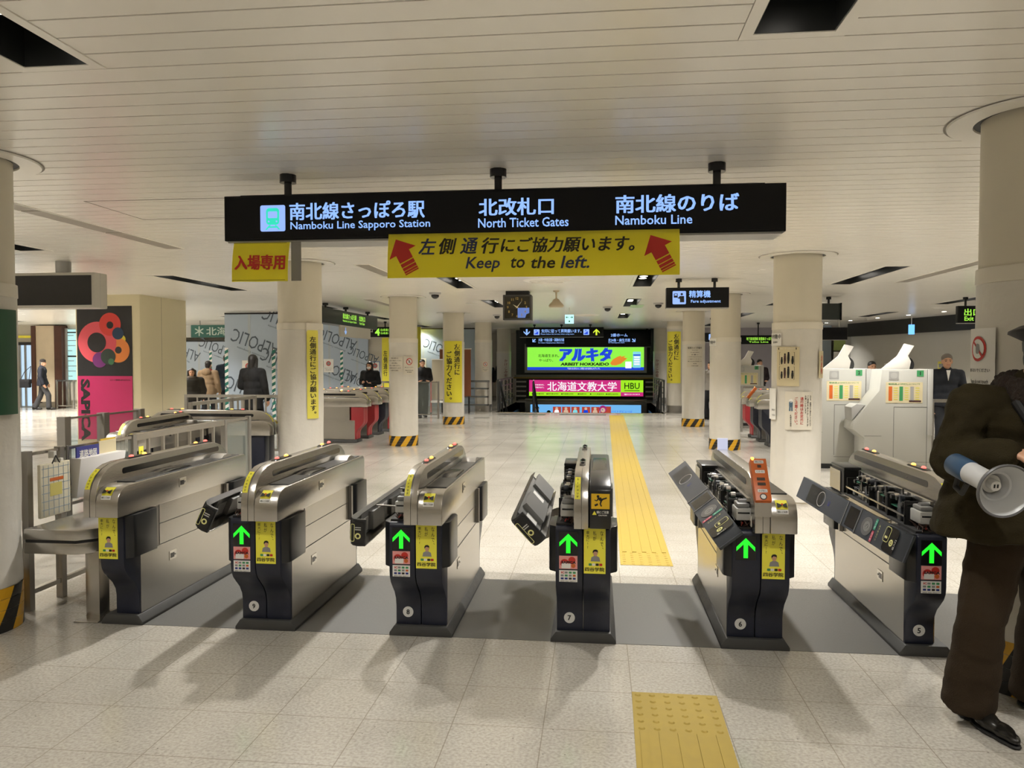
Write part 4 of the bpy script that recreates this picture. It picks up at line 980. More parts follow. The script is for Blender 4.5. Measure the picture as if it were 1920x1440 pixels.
def no_sign(key, th, z, s, label, m=WHITE):
    o, w = notice(key, label, m, th, .22 * s, z - .17 * s, z + .17 * s)
    ring = [(disc_pts(.062 * s, 24), RED), (disc_pts(.048 * s, 24), WHITE)]
    for k, (p, mm) in enumerate(ring):
        q = Nshape(o, (w[0], w[1], w[2] + .001 * k, w[3]), mm, p, 0, z + .07 * s)
    Nshape(o, (w[0], w[1], w[2] + .002, w[3]), GREY_P, rrect(.03 * s, .05 * s, .012 * s), 0, z + .07 * s); Nshape(o, (w[0], w[1], w[2] + .003, w[3]), RED, [(-.04 * s, .032 * s), (-.032 * s, .04 * s), (.04 * s, -.032 * s), (.032 * s, -.04 * s)], 0, z + .07 * s)
    NT(o, w, '触らないでください', INK, 0, z - .035 * s, w=.17 * s, h=.018 * s); NT(o, w, 'Please do not touch', INK, 0, z - .09 * s, w=.15 * s, h=.02 * s); NT(o, w, '請勿觸摸', INK, 0, z - .125 * s, w=.09 * s, h=.016 * s)
    return o
def textsheet(key, th, z0, z1, ww, lines, label, m=CREAM_P):
    o, w = notice(key, label, m, th, ww, z0, z1); n = len(lines)
    for k, (tx, rel, hh) in enumerate(lines):
        NT(o, w, tx, INK, 0, z1 - (k + .6) * (z1 - z0) / (n + .2), w=ww * rel, h=hh)
    return o
no_sign('L3', 36, 1.50, 1.0, 'white do not touch notice on the hazard taped left pillar', WRAP_EDGE)
textsheet('L3', -22, 1.38, 1.66, .34, [('工事のお知らせ', .5, .03), ('この付近で工事を行っています。', .85, .02), ('ご通行の際は', .4, .02), ('足元にご注意ください。', .75, .022), ('ご迷惑をおかけします', .8, .022), ('札幌市交通局', .5, .02)], 'white works notice with small writing left of the do not touch notice', WRAP_EDGE)
no_sign('L5', 20, 1.40, 1.0, 'white do not touch notice on the pillar left of the stairs', WRAP_EDGE)
no_sign('R1', -86, 1.585, 1.0, 'white do not touch notice on the right edge pillar behind the guard')
textsheet('R4', 0, 1.43, 1.92, .40, [('監視カメラ作動中', .85, .05), ('Security camera', .35, .02), ('in operation', .5, .02), ('お 願 い', .4, .03), ('この付近では立ち止まらずに', .85, .022), ('ご通行ください。', .8, .022), ('駆け込みは危険です', .85, .024), ('係員', .2, .02), ('札幌市交通局', .4, .02)], 'cream camera notice on the hazard taped right pillar', mat('pale_notice', H('cfc9ba'), .5))
textsheet('R3', -62, 1.85, 1.98, .2, [('作動中', .8, .06)], 'white camera notice on the left side of the hazard taped right pillar', WHITE)
textsheet('R2', -66, 1.76, 1.90, .18, [('ラ作動中', .95, .05), ('監視中', .4, .02)], 'white camera notice on the upper left of the pictogram pillar', WHITE)
o, w = notice('R2', 'aged pictogram notice with two framed scenes on the pillar behind gate six', CREAM_P, -34, .26, 1.31, 1.745)
Nshape(o, w, INK, rrect(.21, .022, .002, 2), -.005, 1.725); NT(o, (w[0], w[1], w[2] + .001, w[3]), 'エスカレーターは歩かないで', WHITE, -.005, 1.725, w=.19, h=.012)
for zc in (1.615, 1.455):
    for pts in (((-.09, .068), (.085, .068), (.085, .071), (-.09, .071)), ((-.09, -.07), (.085, -.07), (.085, -.067), (-.09, -.067)), ((-.09, -.07), (-.087, -.07), (-.087, .07), (-.09, .07)), ((.082, -.07), (.085, -.07), (.085, .07), (.082, .07))): Nshape(o, w, INK, list(pts), -.005, zc)
    for du, hh in ((-.062, .07), (-.025, .11), (.015, .125), (.06, .08)):
        Nshape(o, w, INK, disc_pts(.011, 12), du, zc - .062 + hh); Nshape(o, w, [INK, mat('maroon_print', H('4a2a2a'), .5)][int(du > -.03 and du < 0)], [(-.011, 0), (.011, 0), (.013, -hh * .45), (.006, -hh * .86), (-.009, -hh * .86), (-.014, -hh * .4)], du, zc - .072 + hh)
o, w = notice('R2', 'white walk carefully notice with red vertical writing and a small bowing worker', WRAP_EDGE, -8, .30, .83, 1.25)
for tx, u, hh, m, ww in (('通行時はお足元に', .03, .30, RED, .034), ('ご注意ください。', -.03, .30, RED, .034), ('ただ今、駅構内の工事を行っております', .125, .34, INK, .018), ('ご迷惑をおかけしますが', .095, .34, INK, .018), ('お願いいたします', .07, .2, INK, .018), ('札幌市交通局', -.085, .13, INK, .016)): NT(o, w, tx, m, u, 1.19 - hh / 2 if m is RED else (1.21 - hh / 2 if u > 0 else .93), w=ww, h=hh, vertical=True)
for pts, m, u, z in ((rrect(.04, .065, .012), mat('worker_blue', H('4a6478'), .5), -.085, 1.11), (disc_pts(.02), WHITE, -.085, 1.15), ([(-.018, 0), (-.003, 0), (-.004, -.05), (-.02, -.05)], mat('worker_blue', H('4a6478'), .5), -.085, 1.085), ([(.018, 0), (.003, 0), (.004, -.05), (.02, -.05)], mat('worker_blue', H('4a6478'), .5), -.085, 1.085)): Nshape(o, w, m, pts, u, z)
o, w = notice('R2', 'narrow notice seen edge on at the right side of the pictogram pillar', CREAM_P, 50, .1, 1.40, 1.70); NT(o, w, '消火栓', RED, 0, 1.55, w=.04, h=.2, vertical=True)
o, w = notice('R2', 'do not touch notice edge at the left side of the pictogram pillar', WHITE, -82, .2, .93, 1.28); NT(o, w, '触らない', INK, .06, 1.04, w=.06, h=.02); NT(o, w, 'でください', INK, .06, .98, w=.06, h=.02)
o, w = notice('L1', 'green poster on the wrapped pillar at the left edge', mat('poster_green', H('24553c'), .35, var=.06), 49, .54, 1.28, 1.895, off=.034)
# ------------------------------------------------------------------ left counter, railings, brochures
t = thing('steel_counter', 'steel ledge on a square post between the left pillar and the narrow gate', 'counter', (-3.2, 4.4, 0))
P = [(-.27, -.10), (.07, -.10), (.20, .02), (.20, 1.5), (-.27, 1.5)]
MB().prism(P, .505, .57, 'z', bev=.006).build('counter_top', STEEL, t); MB().prism([(x * .97, y + .005) for x, y in P], .485, .51, 'z').build('shadow_gap', BLACKM, t); MB().prism(P, .42, .49, 'z', bev=.006).build('counter_apron', STEEL, t)
MB().box(.08, .17, -.03, .07, .008, .43, bev=.004).build('post', STEEL, t); MB().box(.03, .19, -.08, .12, 0, .01, bev=.003).build('base_plate', STEEL, t)
def fence(name, label, x, posts, glass=(), bars=(), z=1.02, dirx=False, pw=.045):
    """straight run along Y (or along X) of steel posts with glass or barred bays"""
    t = thing(name, label, 'railing', (x, posts[0], 0) if not dirx else (posts[0], x, 0), 0)
    o0 = posts[0]
    def B(nm, m, a0, a1, t0, t1, z0, z1): return box(nm, m, t, *( (t0, t1, a0, a1) if not dirx else (a0, a1, t0, t1) ), z0, z1)
    for p in posts: B('post', STEEL_DK, p - o0 - pw / 2, p - o0 + pw / 2, -pw / 2, pw / 2, 0, z)
    for a, c in glass:
        B('glass_panel', GLASS, a - o0 + .03, c - o0 - .03, -.006, .006, .14, z - .02); B('rail', STEEL, a - o0, c - o0, -.015, .015, z - .03, z - .01); B('rail', STEEL, a - o0, c - o0, -.015, .015, .10, .13)
    for a, c in bars:
        B('rail', STEEL, a - o0, c - o0, -.02, .02, z - .05, z); B('rail', STEEL, a - o0, c - o0, -.015, .015, .08, .12)
        n = max(2, int((c - a) / .2))
        for k in range(1, n): B('bar', STEEL, a - o0 + (c - a) * k / n - .011, a - o0 + (c - a) * k / n + .011, -.011, .011, .1, z - .04)
    return t
fence('railing', 'glass and slatted steel railing running back from the left pillar', -3.60, [4.50, 4.80, 5.62, 7.1, 7.62], glass=[(4.5, 4.8), (4.8, 5.62), (7.1, 7.62)], bars=[(5.62, 7.1)])
fence('railing', 'glass railing with tall posts in front of the pink poster column', -5.42, [7.3, 7.93, 8.6], glass=[(7.3, 7.93), (7.93, 8.6)], pw=.09)
fence('railing', 'steel barred railing behind the left row gates', -5.55, [10.0, 11.2, 12.0], bars=[(10.0, 11.2), (11.2, 12.0)])
fence('railing', 'steel barred railing in front of the person in the black coat', 12.3, [-6.9, -5.9, -5.1], bars=[(-6.9, -5.9), (-5.9, -5.1)], dirx=True)
fence('railing', 'low steel railing beside the left hazard taped pillar', 20.6, [-6.3, -5.6, -4.9, -4.3], glass=[(-5.6, -4.9), (-4.9, -4.3)], bars=[(-6.3, -5.6)], dirx=True)
fence('railing', 'steel railing at the far right behind the fare machines', 12.05, [4.95, 5.35, 5.75, 6.6], bars=[(4.95, 5.75), (5.75, 6.6)], dirx=True)
fence('railing', 'steel railing between the right pillars', 17.6, [2.75, 3.2, 3.7], bars=[(2.75, 3.7)], dirx=True)
for z, lab in ((.05, 'yellow sticker'),):
    for dy in (6.0 - .34, 5.76):
        pass
o = box('caution_sticker', YEL, None, -3.575, -3.572, 5.66, 5.72, .66, .92); tag(o, 'narrow yellow sticker on the railing post behind the narrow gate', 'sticker', 'yellow post stickers'); text('立入禁止', INK, o, (-3.571, 5.69, .79), (0, 1, 0), (0, 0, 1), .03, .2, vertical=True)
# brochure holder with two leaflets
t = thing('brochure_holder', 'white wall pocket on the glass railing holding leaflets', 'holder', (-3.565, 4.85, .66))
MB().prism([(.0, .0), (.05, 0), (.085, .27), (0, .27)], 0, .50, 'y', bev=.003).build('pocket', mat('holder_white', (.72, .70, .68), .4), t)
b = MB(); b.box(-.014, 0, -.02, .0, -.05, .36); b.build('bracket', STEEL_DK, t)
for y0, y1, zt, m, lab, tx in ((.02, .26, .345, mat('leaflet_blue', H('3b3f86'), .4), 'blue leaflet with white writing in the white pocket', '道路地図'), (.275, .47, .36, CREAM_P, 'cream map leaflet in the white pocket', None), (.31, .48, .372, mat('leaflet_yellow', H('c9a93a'), .5), 'yellow topped leaflet behind the cream one', None)):
    k = .03 if tx else (.02 if m is CREAM_P else .008)
    o = box('leaflet', m, None, -3.565 + k, -3.565 + k + .008, 4.85 + y0, 4.85 + y1, .67, .66 + zt); tag(o, lab, 'leaflet', 'leaflets in the white pocket')
    if tx: text(tx, WHITE, o, (-3.565 + k + .010, 4.85 + .14, .66 + zt - .05), (0, 1, 0), (0, 0, 1), .18, .05, .04)
# map bags on hooks
MAPP = mat('street_map_print', H('cfc8b0'), .5, var=.12, vscale=14)
for (y0, y1, z0, z1, xx, tilt, lab) in ((4.52, 4.80, .585, .93, -3.535, .0, 'clear map bag printed with a street grid hanging on the glass railing'), (4.70, 4.835, .64, .87, -3.566, .2, 'tilted folded map half hidden behind the hanging map bag')):
    t = thing('map_bag', lab, 'map', (xx, (y0 + y1) / 2, z1), 0, 'maps hanging on the railing')
    w = y1 - y0; h = z1 - z0; R_ = Matrix.Rotation(tilt, 4, 'X')
    b = MB(); b.box(-.012, .012, -w / 2, w / 2, -h, 0, bev=.006, M=R_); b.build('map_sheet', MAPP, t)
    b = MB()
    rr = random.Random(5)
    for k in range(6): b.box(.0125, .0132, -w / 2 + .01, w / 2 - .01, -h * (k + .6) / 6.5, -h * (k + .6) / 6.5 + .004, M=R_); b.box(.0125, .0132, -w / 2 + w * (k + .5) / 6, -w / 2 + w * (k + .5) / 6 + .004, -h + .01, -.01, M=R_)
    b.build('street_lines', mat('street_line_blue', H('8fa0ad'), .5), t)
    b = MB(); b.box(.0126, .0134, -w * .2, w * .2, -h * .62, -h * .38, M=R_); b.build('map_district', mat('map_yellow', H('c9bd6a'), .5), t)
    b = MB(); b.box(.0128, .0138, -w * .2, w * .25, -h * .34, -h * .28, M=R_); b.build('map_title', ORANGE, t)
    b = MB(); b.tube([(.01, -.03, -.005), (.014, 0, .045), (.01, .04, -.005)], .004); b.build('strap', BLACKM, t)
    box('hook', WHITE_M, t, -.03, .01, -.012, .012, .03, .075)
# poster column
t = bpy.data.objects.new('pillar', None); COL.objects.link(t); t.location = (-8.82, 13.8, 0); struct(t, 'square cream column with a black and pink poster')
CRM = mat('cream_cladding', H('d8cfae'), .45, 0, .03, 2)
MB().box(-.63, .63, -.73, .85, 0, CEIL + .1, bev=.03).build('cladding', CRM, t)
b = MB(); b.box(.6301, .632, -.05, -.045, 0, CEIL); b.build('cladding_seam', SEAM, t)
p = box('poster', mat('poster_black', (.018, .018, .02), .35, var=.3, vscale=8), None, -9.405, -8.345, 13.055, 13.068, .16, 2.575); tag(p, 'tall black and pink card poster with coloured rings on the cream column', 'poster')
yp = 13.053
pk = box('pink_panel', mat('poster_pink', H('b5275f'), .38, var=.06, vscale=4), p, -9.405, -8.345, yp - .001, 13.056, .16, 1.31)
def cp(x, y): return (-9.405 + (x - 525) * .00288, 2.575 - (y - 405) * .00261)
def ringp(x, y, r, m, dy, hole=None, ry=None):
    cx, cz = cp(x, y); poly('ring', m, p, disc_pts(r * .0029, 40), (cx, yp - dy, cz))
    if hole: poly('ring_hole', MATS['poster_black'], p, disc_pts(hole[2] * .0029, 28), (*[cp(hole[0], hole[1])[0]], yp - dy - .0008, cp(hole[0], hole[1])[1]))
M_ = lambda n, h: mat(n, H(h), .4)
ringp(825, 635, 27, M_('ring_yellow', 'd6c53a'), .001); ringp(802, 712, 76, M_('ring_orange', 'd9803c'), .002, (803, 710, 22)); ringp(662, 655, 128, M_('ring_rose', 'd2505c'), .004)
ringp(750, 532, 72, M_('ring_red', 'c93a33'), .006, (750, 537, 23))
cx, cz = cp(660, 657); poly('ring_hole', MATS['poster_black'], p, disc_pts(62 * .0029, 36), (cx, yp - .008, cz))
ringp(678, 778, 48, M_('ring_purple', '6e2a6e'), .0065); ringp(735, 755, 49, M_('ring_bottle', '2e3d35'), .0072); ringp(803, 595, 38, M_('ring_teal', '1f3a58'), .0078)
cx, cz = cp(755, 790); poly('ring_leaf', M_('ring_green', '3c6a4a'), p, disc_pts(20 * .0029, 20), (cx, yp - .0085, cz))
text('SAPICA', INK, pk, (-9.405 + (577 - 525) * .00288, yp - .003, .69), (0, 0, -1), (1, 0, 0), 1.13, .18, .05)
T('ICカード乗車券 SAPICA(サピカ)', INK, pk, -8.58, yp - .003, 1.235, w=.38, h=.035)
# ------------------------------------------------------------------ site hoarding panels (left)
def alp_wall(name, label, x0, x1, y, z0, z1, seams, words, stripes=(), th=.06):
    o = box(name, ALP, None, x0, x1, y, y + th, z0, z1); struct(o, label)
    box('panel_cap', BLACKM, o, x0, x1, y - .01, y + th + .01, z1, z1 + .04)
    for s in seams: box('joint_tape', mat('joint_tape', H('a9b2ba'), .4), o, s - .035, s + .035, y - .004, y, z0, z1)
    a = math.radians(20)
    for wx, wz, body, ww in words:
        text(body, ALP_INK, o, (wx, y - .005, wz), (-math.cos(a), 0, math.sin(a)), (-math.sin(a), 0, -math.cos(a)), ww, ww * .26, .0)
        text('Aluminium Composite', ALP_INK, o, (wx - .1, y - .005, wz - .23), (-math.cos(a), 0, math.sin(a)), (-math.sin(a), 0, -math.cos(a)), ww * .62, ww * .05, .0)
    for s in stripes:
        st = MB(); n = 12; hz = 1.9
        for k in range(n):
            za, zb = hz * k / n, hz * (k + .5) / n
            st.face([(s - .045, y - .006, za), (s + .045, y - .006, za + .05), (s + .045, y - .006, zb + .05), (s - .045, y - .006, zb)])
        st.build('hazard_strip', mat('safety_green', H('1f6f62'), .5), o, recalc=False)
        box('strip_base', WHITE, o, s - .045, s + .045, y - .004, y - .001, 0, hz)
    return o
alp_wall('wall_hoarding', 'blue grey film covered hoarding behind the person in the black coat', -9.13, -6.95, 18.1, 0, 2.72, (-8.5,), [(-8.35, 2.02, 'ALPOLIC', 1.25), (-7.55, 2.55, 'ALPOLIC', 1.25), (-8.5, .85, 'ALPOLIC', 1.25), (-7.6, 1.55, 'ALPOLIC', 1.25), (-7.7, .45, 'ALPOLIC', 1.25)], (-9.09, -7.88))
alp_wall('wall_hoarding', 'blue grey film covered hoarding left of the masked person', -9.4, -7.15, 23.5, 0, 2.72, (-8.4, -7.5), [(-8.15, 2.25, 'ALPOLIC', 1.3), (-8.15, 1.25, 'ALPOLIC', 1.3), (-7.3, 1.75, 'ALPOLIC', 1.0), (-7.4, .9, 'ALPOLIC', 1.0)], (-8.0,))
alp_wall('wall_hoarding', 'far blue grey film covered hoarding beyond the third left pillar', -6.7, -4.2, 26.2, 0, 2.66, (-6.0,), [(-5.4, 2.0, 'ALPOLIC', 1.2)], ())
alp_wall('wall_hoarding', 'pale film covered hoarding behind the person in the tan coat', -14.6, -11.4, 24.0, 0, 2.2, (-13.0,), [(-13.6, 1.9, 'ALPOLIC', 1.3), (-12.4, 2.0, 'ALPOLIC', 1.2), (-13.4, .9, 'ALPOLIC', 1.3)], (-12.6,))
struct(box('wall_partition', WALLM, None, -7.15, -5.9, 23.62, 23.7, 0, 2.72), 'pale partition wall behind the masked person')
o = box('poster', YEL_B, None, -6.72, -6.50, 23.57, 23.6, .0, 2.35); tag(o, 'yellow vertical board left of the hazard taped pillar', 'sign board'); T('左側通行', INK, o, -6.61, 23.565, 1.5, w=.12, h=.8, vertical=True)
o = box('poster', YEL_B, None, -6.35, -5.95, 25.6, 25.63, .0, 2.72); tag(o, 'yellow vertical board behind the man holding a phone', 'sign board'); T('お知らせ', INK, o, -6.15, 25.59, 2.1, w=.12, h=.8, vertical=True)
for x, y, z, lab, hoard in ((-8.52, 18.085, 1.38, 'white do not touch notice on the hoarding by the black coat', 1), (-8.42, 23.485, 1.42, 'white do not touch notice on the hoarding right of the second pillar', 1), (-6.95, 23.605, 1.35, 'blue framed notice on the pale partition wall', 0), (-6.05, 26.18, 1.45, 'white notice on the far hoarding', 1)):
    o = box('notice', WHITE if hoard else mat('frame_blue', H('7d93b8'), .5), None, x - .16, x + .16, y - .008, y, z - .21, z + .21); tag(o, lab, 'notice')
    if not hoard: box('paper', WHITE, o, x - .13, x + .13, y - .011, y - .008, z - .18, z + .18)
    poly('print', RED, o, disc_pts(.075), (x, y - .013, z + .07)); poly('print', GREY_P, o, disc_pts(.05), (x, y - .015, z + .07))
    T('触らないでください', INK, o, x, y - .013, z - .08, w=.24, h=.025); T('Do not touch', INK, o, x, y - .013, z - .13, w=.18, h=.025)
# banners at far left
t = thing('hanging_sign', 'dark green hanging banner with a snowflake and white characters', 'sign', (-11.4, 22.0, 2.28))
box('sign_case', mat('banner_green', H('255a52'), .5), t, -.76, .9, 0, .1, 0, .37); box('end_cap', GREY_M, t, -.93, -.765, .0, .1, 0, .37)
T('＊', mat('pale_lettering', H('aab8b0'), .5), t, -.50, -.004, .185, w=.26, name='snowflake', bold=.03); T('北海道', mat('pale_lettering', H('aab8b0'), .5), t, .22, -.004, .185, w=.98, h=.24, bold=.03)
b = MB(); b.cyl((-.5, .05, .37), (-.5, .05, CEIL - 2.28), .015); b.cyl((.6, .05, .37), (.6, .05, CEIL - 2.28), .015); b.build('hanger', GREY_M, t)
o = box('shop_banner', mat('banner_red', H('c25a5a'), .5), None, -12.0, -10.9, 24.96, 25.0, 1.9, 2.22); tag(o, 'red banner with white characters under the green banner', 'banner'); T('トラック', WHITE, o, -11.6, 24.95, 2.06, w=.6, h=.18, bold=.04); poly('emblem', WHITE, o, disc_pts(.11), (-11.1, 24.95, 2.06))
o = box('shop_banner', mat('banner_pink', H('d88a94'), .5), None, -11.25, -10.95, 24.97, 25.0, 1.0, 1.75); tag(o, 'small pink vertical banner under the red one', 'banner')
struct(box('wall_shop', mat('shop_grey', H('a9a59c'), .5, var=.05), None, -12.1, -9.3, 25.0, 25.1, 0, 2.7), 'grey shop front behind the tan coat')
# shop front at the far left
STONE = mat('travertine', H('c9b9a0'), .5, 0, .12, 3)
WOOD = mat('dark_wood', H('4a2c22'), .4, 0, .2, 6)
struct(box('wall_far_left', WALLM, None, FX0, -13.9, 24.1, 24.3, 0, CEIL + .3), 'wall of the far left passage')
struct(box('trim_4', STONE, None, -18.66, -17.97, 23.85, 24.1, .2, 2.74), 'travertine pier in the far left passage')
struct(box('trim_5', WOOD, None, -18.80, -18.66, 23.80, 24.1, .15, 2.74), 'dark wooden jamb left of the travertine pier'); struct(box('trim_6', WOOD, None, -17.97, -17.70, 23.80, 24.1, .0, 2.74), 'dark wooden jamb right of the travertine pier')
w = box('window_1', glow('shop_window_teal', (.42, .72, .72), 1.1), None, -17.66, -16.6, 24.0, 24.05, .9, 2.62); struct(w, 'teal lit shop window with notices')
for k in range(9): box('window_print', GREY_P, w, -17.62, -17.62 + .15 + .3 * ((k * 7) % 5) / 5, 23.99, 24.0, 1.05 + .17 * k, 1.07 + .17 * k)
box('window_rail', BLACKM, w, -17.66, -16.6, 23.97, 24.0, 1.70, 1.74); box('window_rail', BLACKM, w, -17.66, -16.6, 23.97, 24.0, 2.50, 2.54); box('window_frame', GREY_M, w, -17.70, -17.62, 23.96, 24.05, .0, 2.66)
w = box('door_1', glow('shop_door_blue', (.50, .68, .85), 1.0), None, -20.6, -18.85, 24.0, 24.05, .05, 2.1); struct(w, 'pale blue glass shop doors')
for x in (-20.0, -19.35, -19.15, -18.9): box('door_frame', STEEL_DK, w, x - .03, x + .03, 23.96, 24.0, .0, 2.12)
box('door_head', BLACKM, w, -20.6, -18.82, 23.95, 24.05, 2.1, 2.2); box('door_stripe', YEL_B, w, -20.6, -18.82, 23.95, 24.0, 2.34, 2.42)
fence('railing', 'low white barred railing in front of the teal shop window', 23.4, [-17.6, -17.0, -16.4], bars=[(-17.6, -17.0), (-17.0, -16.4)], z=.95, dirx=True)
for y in (13.05, 14.1): struct(box('trim_7' if y < 14 else 'trim_8', mat('floor_groove', (.05, .045, .04), .5), None, -13.5, -9.6, y, y + .06, -.01, .002), 'dark groove across the floor of the left passage')

# ------------------------------------------------------------------ stairs and their railings
STEP = mat('stair_stone', H('8f8a7e'), .5, 0, .1, 6)
b = MB(); n = 18
for k in range(n): b.box(WELL[0], WELL[1], WELL[2] + .30 * k, WELL[2] + .30 * (k + 1), -.3 - .17 * (k + 1), -.17 * (k + 1) + .0)
struct(b.build('floor_stairs', STEP), 'stone stairs going down')
DKM = mat('bulkhead_dark', (.02, .021, .022), .45)
struct(box('wall_bulkhead', DKM, None, -3.2, 2.35, 30.35, 30.5, -3.5, CEIL), 'dark bulkhead wall over the stairs')
struct(box('wall_stair_left', mat('stair_wall', H('4a524d'), .4), None, -3.1, -3.05, WELL[2], 31, -3.5, -.0), 'stair side wall left'); struct(box('wall_stair_right', MATS['stair_wall'], None, 1.95, 2.0, WELL[2], 31, -3.5, -.0), 'stair side wall right')
struct(box('floor_landing', STEP, None, WELL[0], WELL[1], 28.7, 31, -3.5, -3.36), 'lower landing of the stairs')
struct(box('trim_9', mat('stair_nosing', H('9a8f70'), .45), None, -3.05, 1.95, WELL[2] - .12, WELL[2] + .01, -.02, .004), 'ribbed nosing at the head of the stairs')
t = thing('balustrade', 'shelf of grey horizontal rails beside the pink advertisement', 'balustrade', (-.4, 29.2, 0))
for z in (-.02, .2, .38, .56, .74): 
    box('rail', GREY_M, t, -2.75, -2.3, 0, .04, z, z + .06); box('rail', GREY_M, t, 2.2, 2.75, 0, .04, z, z + .06)
box('beam', mat('beam_grey', H('77756e'), .4), t, -2.75, 2.75, .02, .2, .93, 1.03); box('beam_lower', MATS['beam_grey'], t, -2.6, 2.6, .02, .25, .02, .08)
def stair_rail(label, x, y0, y1, slope=True):
    t = thing('stair_handrail', label, 'handrail', (x, y0, 0), 0, 'handrails of the stairs')
    z1 = .92 - (y1 - y0) * .56
    b = MB(); b.tube([(0, 0, 0.0), (0, 0, .92), (0, y1 - y0, z1), (0, y1 - y0, z1 - .9)], .032, 10); b.build('rail', BLACKM, t)
    b = MB(); b.tube([(0, .05, .98), (0, y1 - y0, z1 + .06)], .02, 8); b.build('grip', STEEL, t)
    for k in range(1, 4): MB().cyl((0, (y1 - y0) * k / 4, .92 - (y1 - y0) * k / 4 * .56 - .9), (0, (y1 - y0) * k / 4, .92 - (y1 - y0) * k / 4 * .56), .018, n=8).build('baluster', BLACKM, t)
stair_rail('handrail going down at the left side of the stairs', -2.98, 23.45, 26.4); stair_rail('handrail going down in the middle of the stairs', -1.95, 23.55, 25.6); stair_rail('handrail going down at the right side of the stairs', 1.9, 23.45, 26.4)
DARKR = mat('balustrade_grey', (.10, .105, .10), .45, 0, .1)
def side_balustrade(label, x, y0, y1, sgn):
    t = thing('balustrade', label, 'balustrade', (x, y0, 0))
    L = y1 - y0
    for z in (.18, .36, .54, .72): box('rail', DARKR, t, -.015, .015, 0, L, z, z + .035)
    box('top_rail', DARKR, t, -.03, .03, 0, L, .92, .98)
    for k in range(5): box('post', DARKR, t, -.025, .025, L * k / 4 - .025, L * k / 4 + .025, 0, .94)
side_balustrade('grey stepped balustrade along the left edge of the stairs', -3.14, 24.25, 28.4, 1); side_balustrade('grey balustrade along the right edge of the stairs', 2.06, 24.3, 28.3, -1)
t = thing('balustrade', 'grey balustrade with yellow top edge crossing behind the stairs at the left', 'balustrade', (-3.9, 23.3, 0))
box('top_rail', DARKR, t, -.3, .62, 0, .05, .92, .98)
for z in (.2, .45, .7): box('rail', DARKR, t, -.3, .6, 0, .03, z, z + .05)
for x in (-.3, .58): box('post', STEEL_DK, t, x - .03, x + .03, 0, .06, 0, .94)
t = thing('balustrade', 'yellow taped rail across the stairwell in front of the advertisements', 'balustrade', (-.4, 29.0, .9))
box('tape_rail', mat('dull_yellow_tape', H('8a7430'), .5, var=.2), t, -2.75, 2.6, 0, .04, 0, .05)
for x in (-2.72, 2.57): box('bracket', GREY_M, t, x, x + .03, -.0, .06, -.9, .0)
for x0, x1, y0, y1, lab in ((-2.9, -1.5, 22.2, 22.7, 'dark metal grating in the floor left of the stairs head'), (-1.1, .25, 22.35, 22.75, 'dark metal grating in the floor before the stairs'), (-3.4, -2.95, 20.8, 21.2, 'small dark floor plate near the left pillar')):
    o = box('floor_grating', STEEL_DK, None, x0, x1, y0, y1, -.01, .004); tag(o, lab, 'grating')
# notice boards between the left pillars
t = thing('display_board', 'beige standing board on legs with a red pole beside the yellow sign pillar', 'board', (-4.72, 22.4, 0))
box('board', mat('beige_board', H('a89f8a'), .5), t, -.15, .55, 0, .04, .42, 1.60); box('board_trim', WHITE_M, t, -.16, .56, -.005, .045, 1.60, 1.63); box('shelf', WHITE_M, t, -.16, .56, -.12, .04, .34, .40)
b = MB(); b.tube([(-.17, -.05, 0), (-.17, -.05, .95), (-.13, -.05, 1.05)], .02); b.build('pole', mat('red_pole', H('c25a52'), .4), t)
for x in (-.0, .35): box('leg', STEEL_DK, t, x, x + .05, .0, .04, 0, .36)
MB().cyl((-.19, -.05, .03), (-.15, -.05, .03), .03).build('castor', BLACKM, t)
t = thing('display_board', 'tall brown wooden board behind the yellow sign pillar', 'board', (-4.3, 22.95, 0))
box('board', mat('brown_board', H('7a4628'), .5, 0, .12, 5), t, -.45, .5, 0, .04, .5, 1.92); box('board_trim', WHITE_M, t, -.47, .52, -.005, .045, 1.92, 1.95)
for x in (-.4, .42): box('leg', BLACKM, t, x, x + .05, 0, .04, 0, .52)
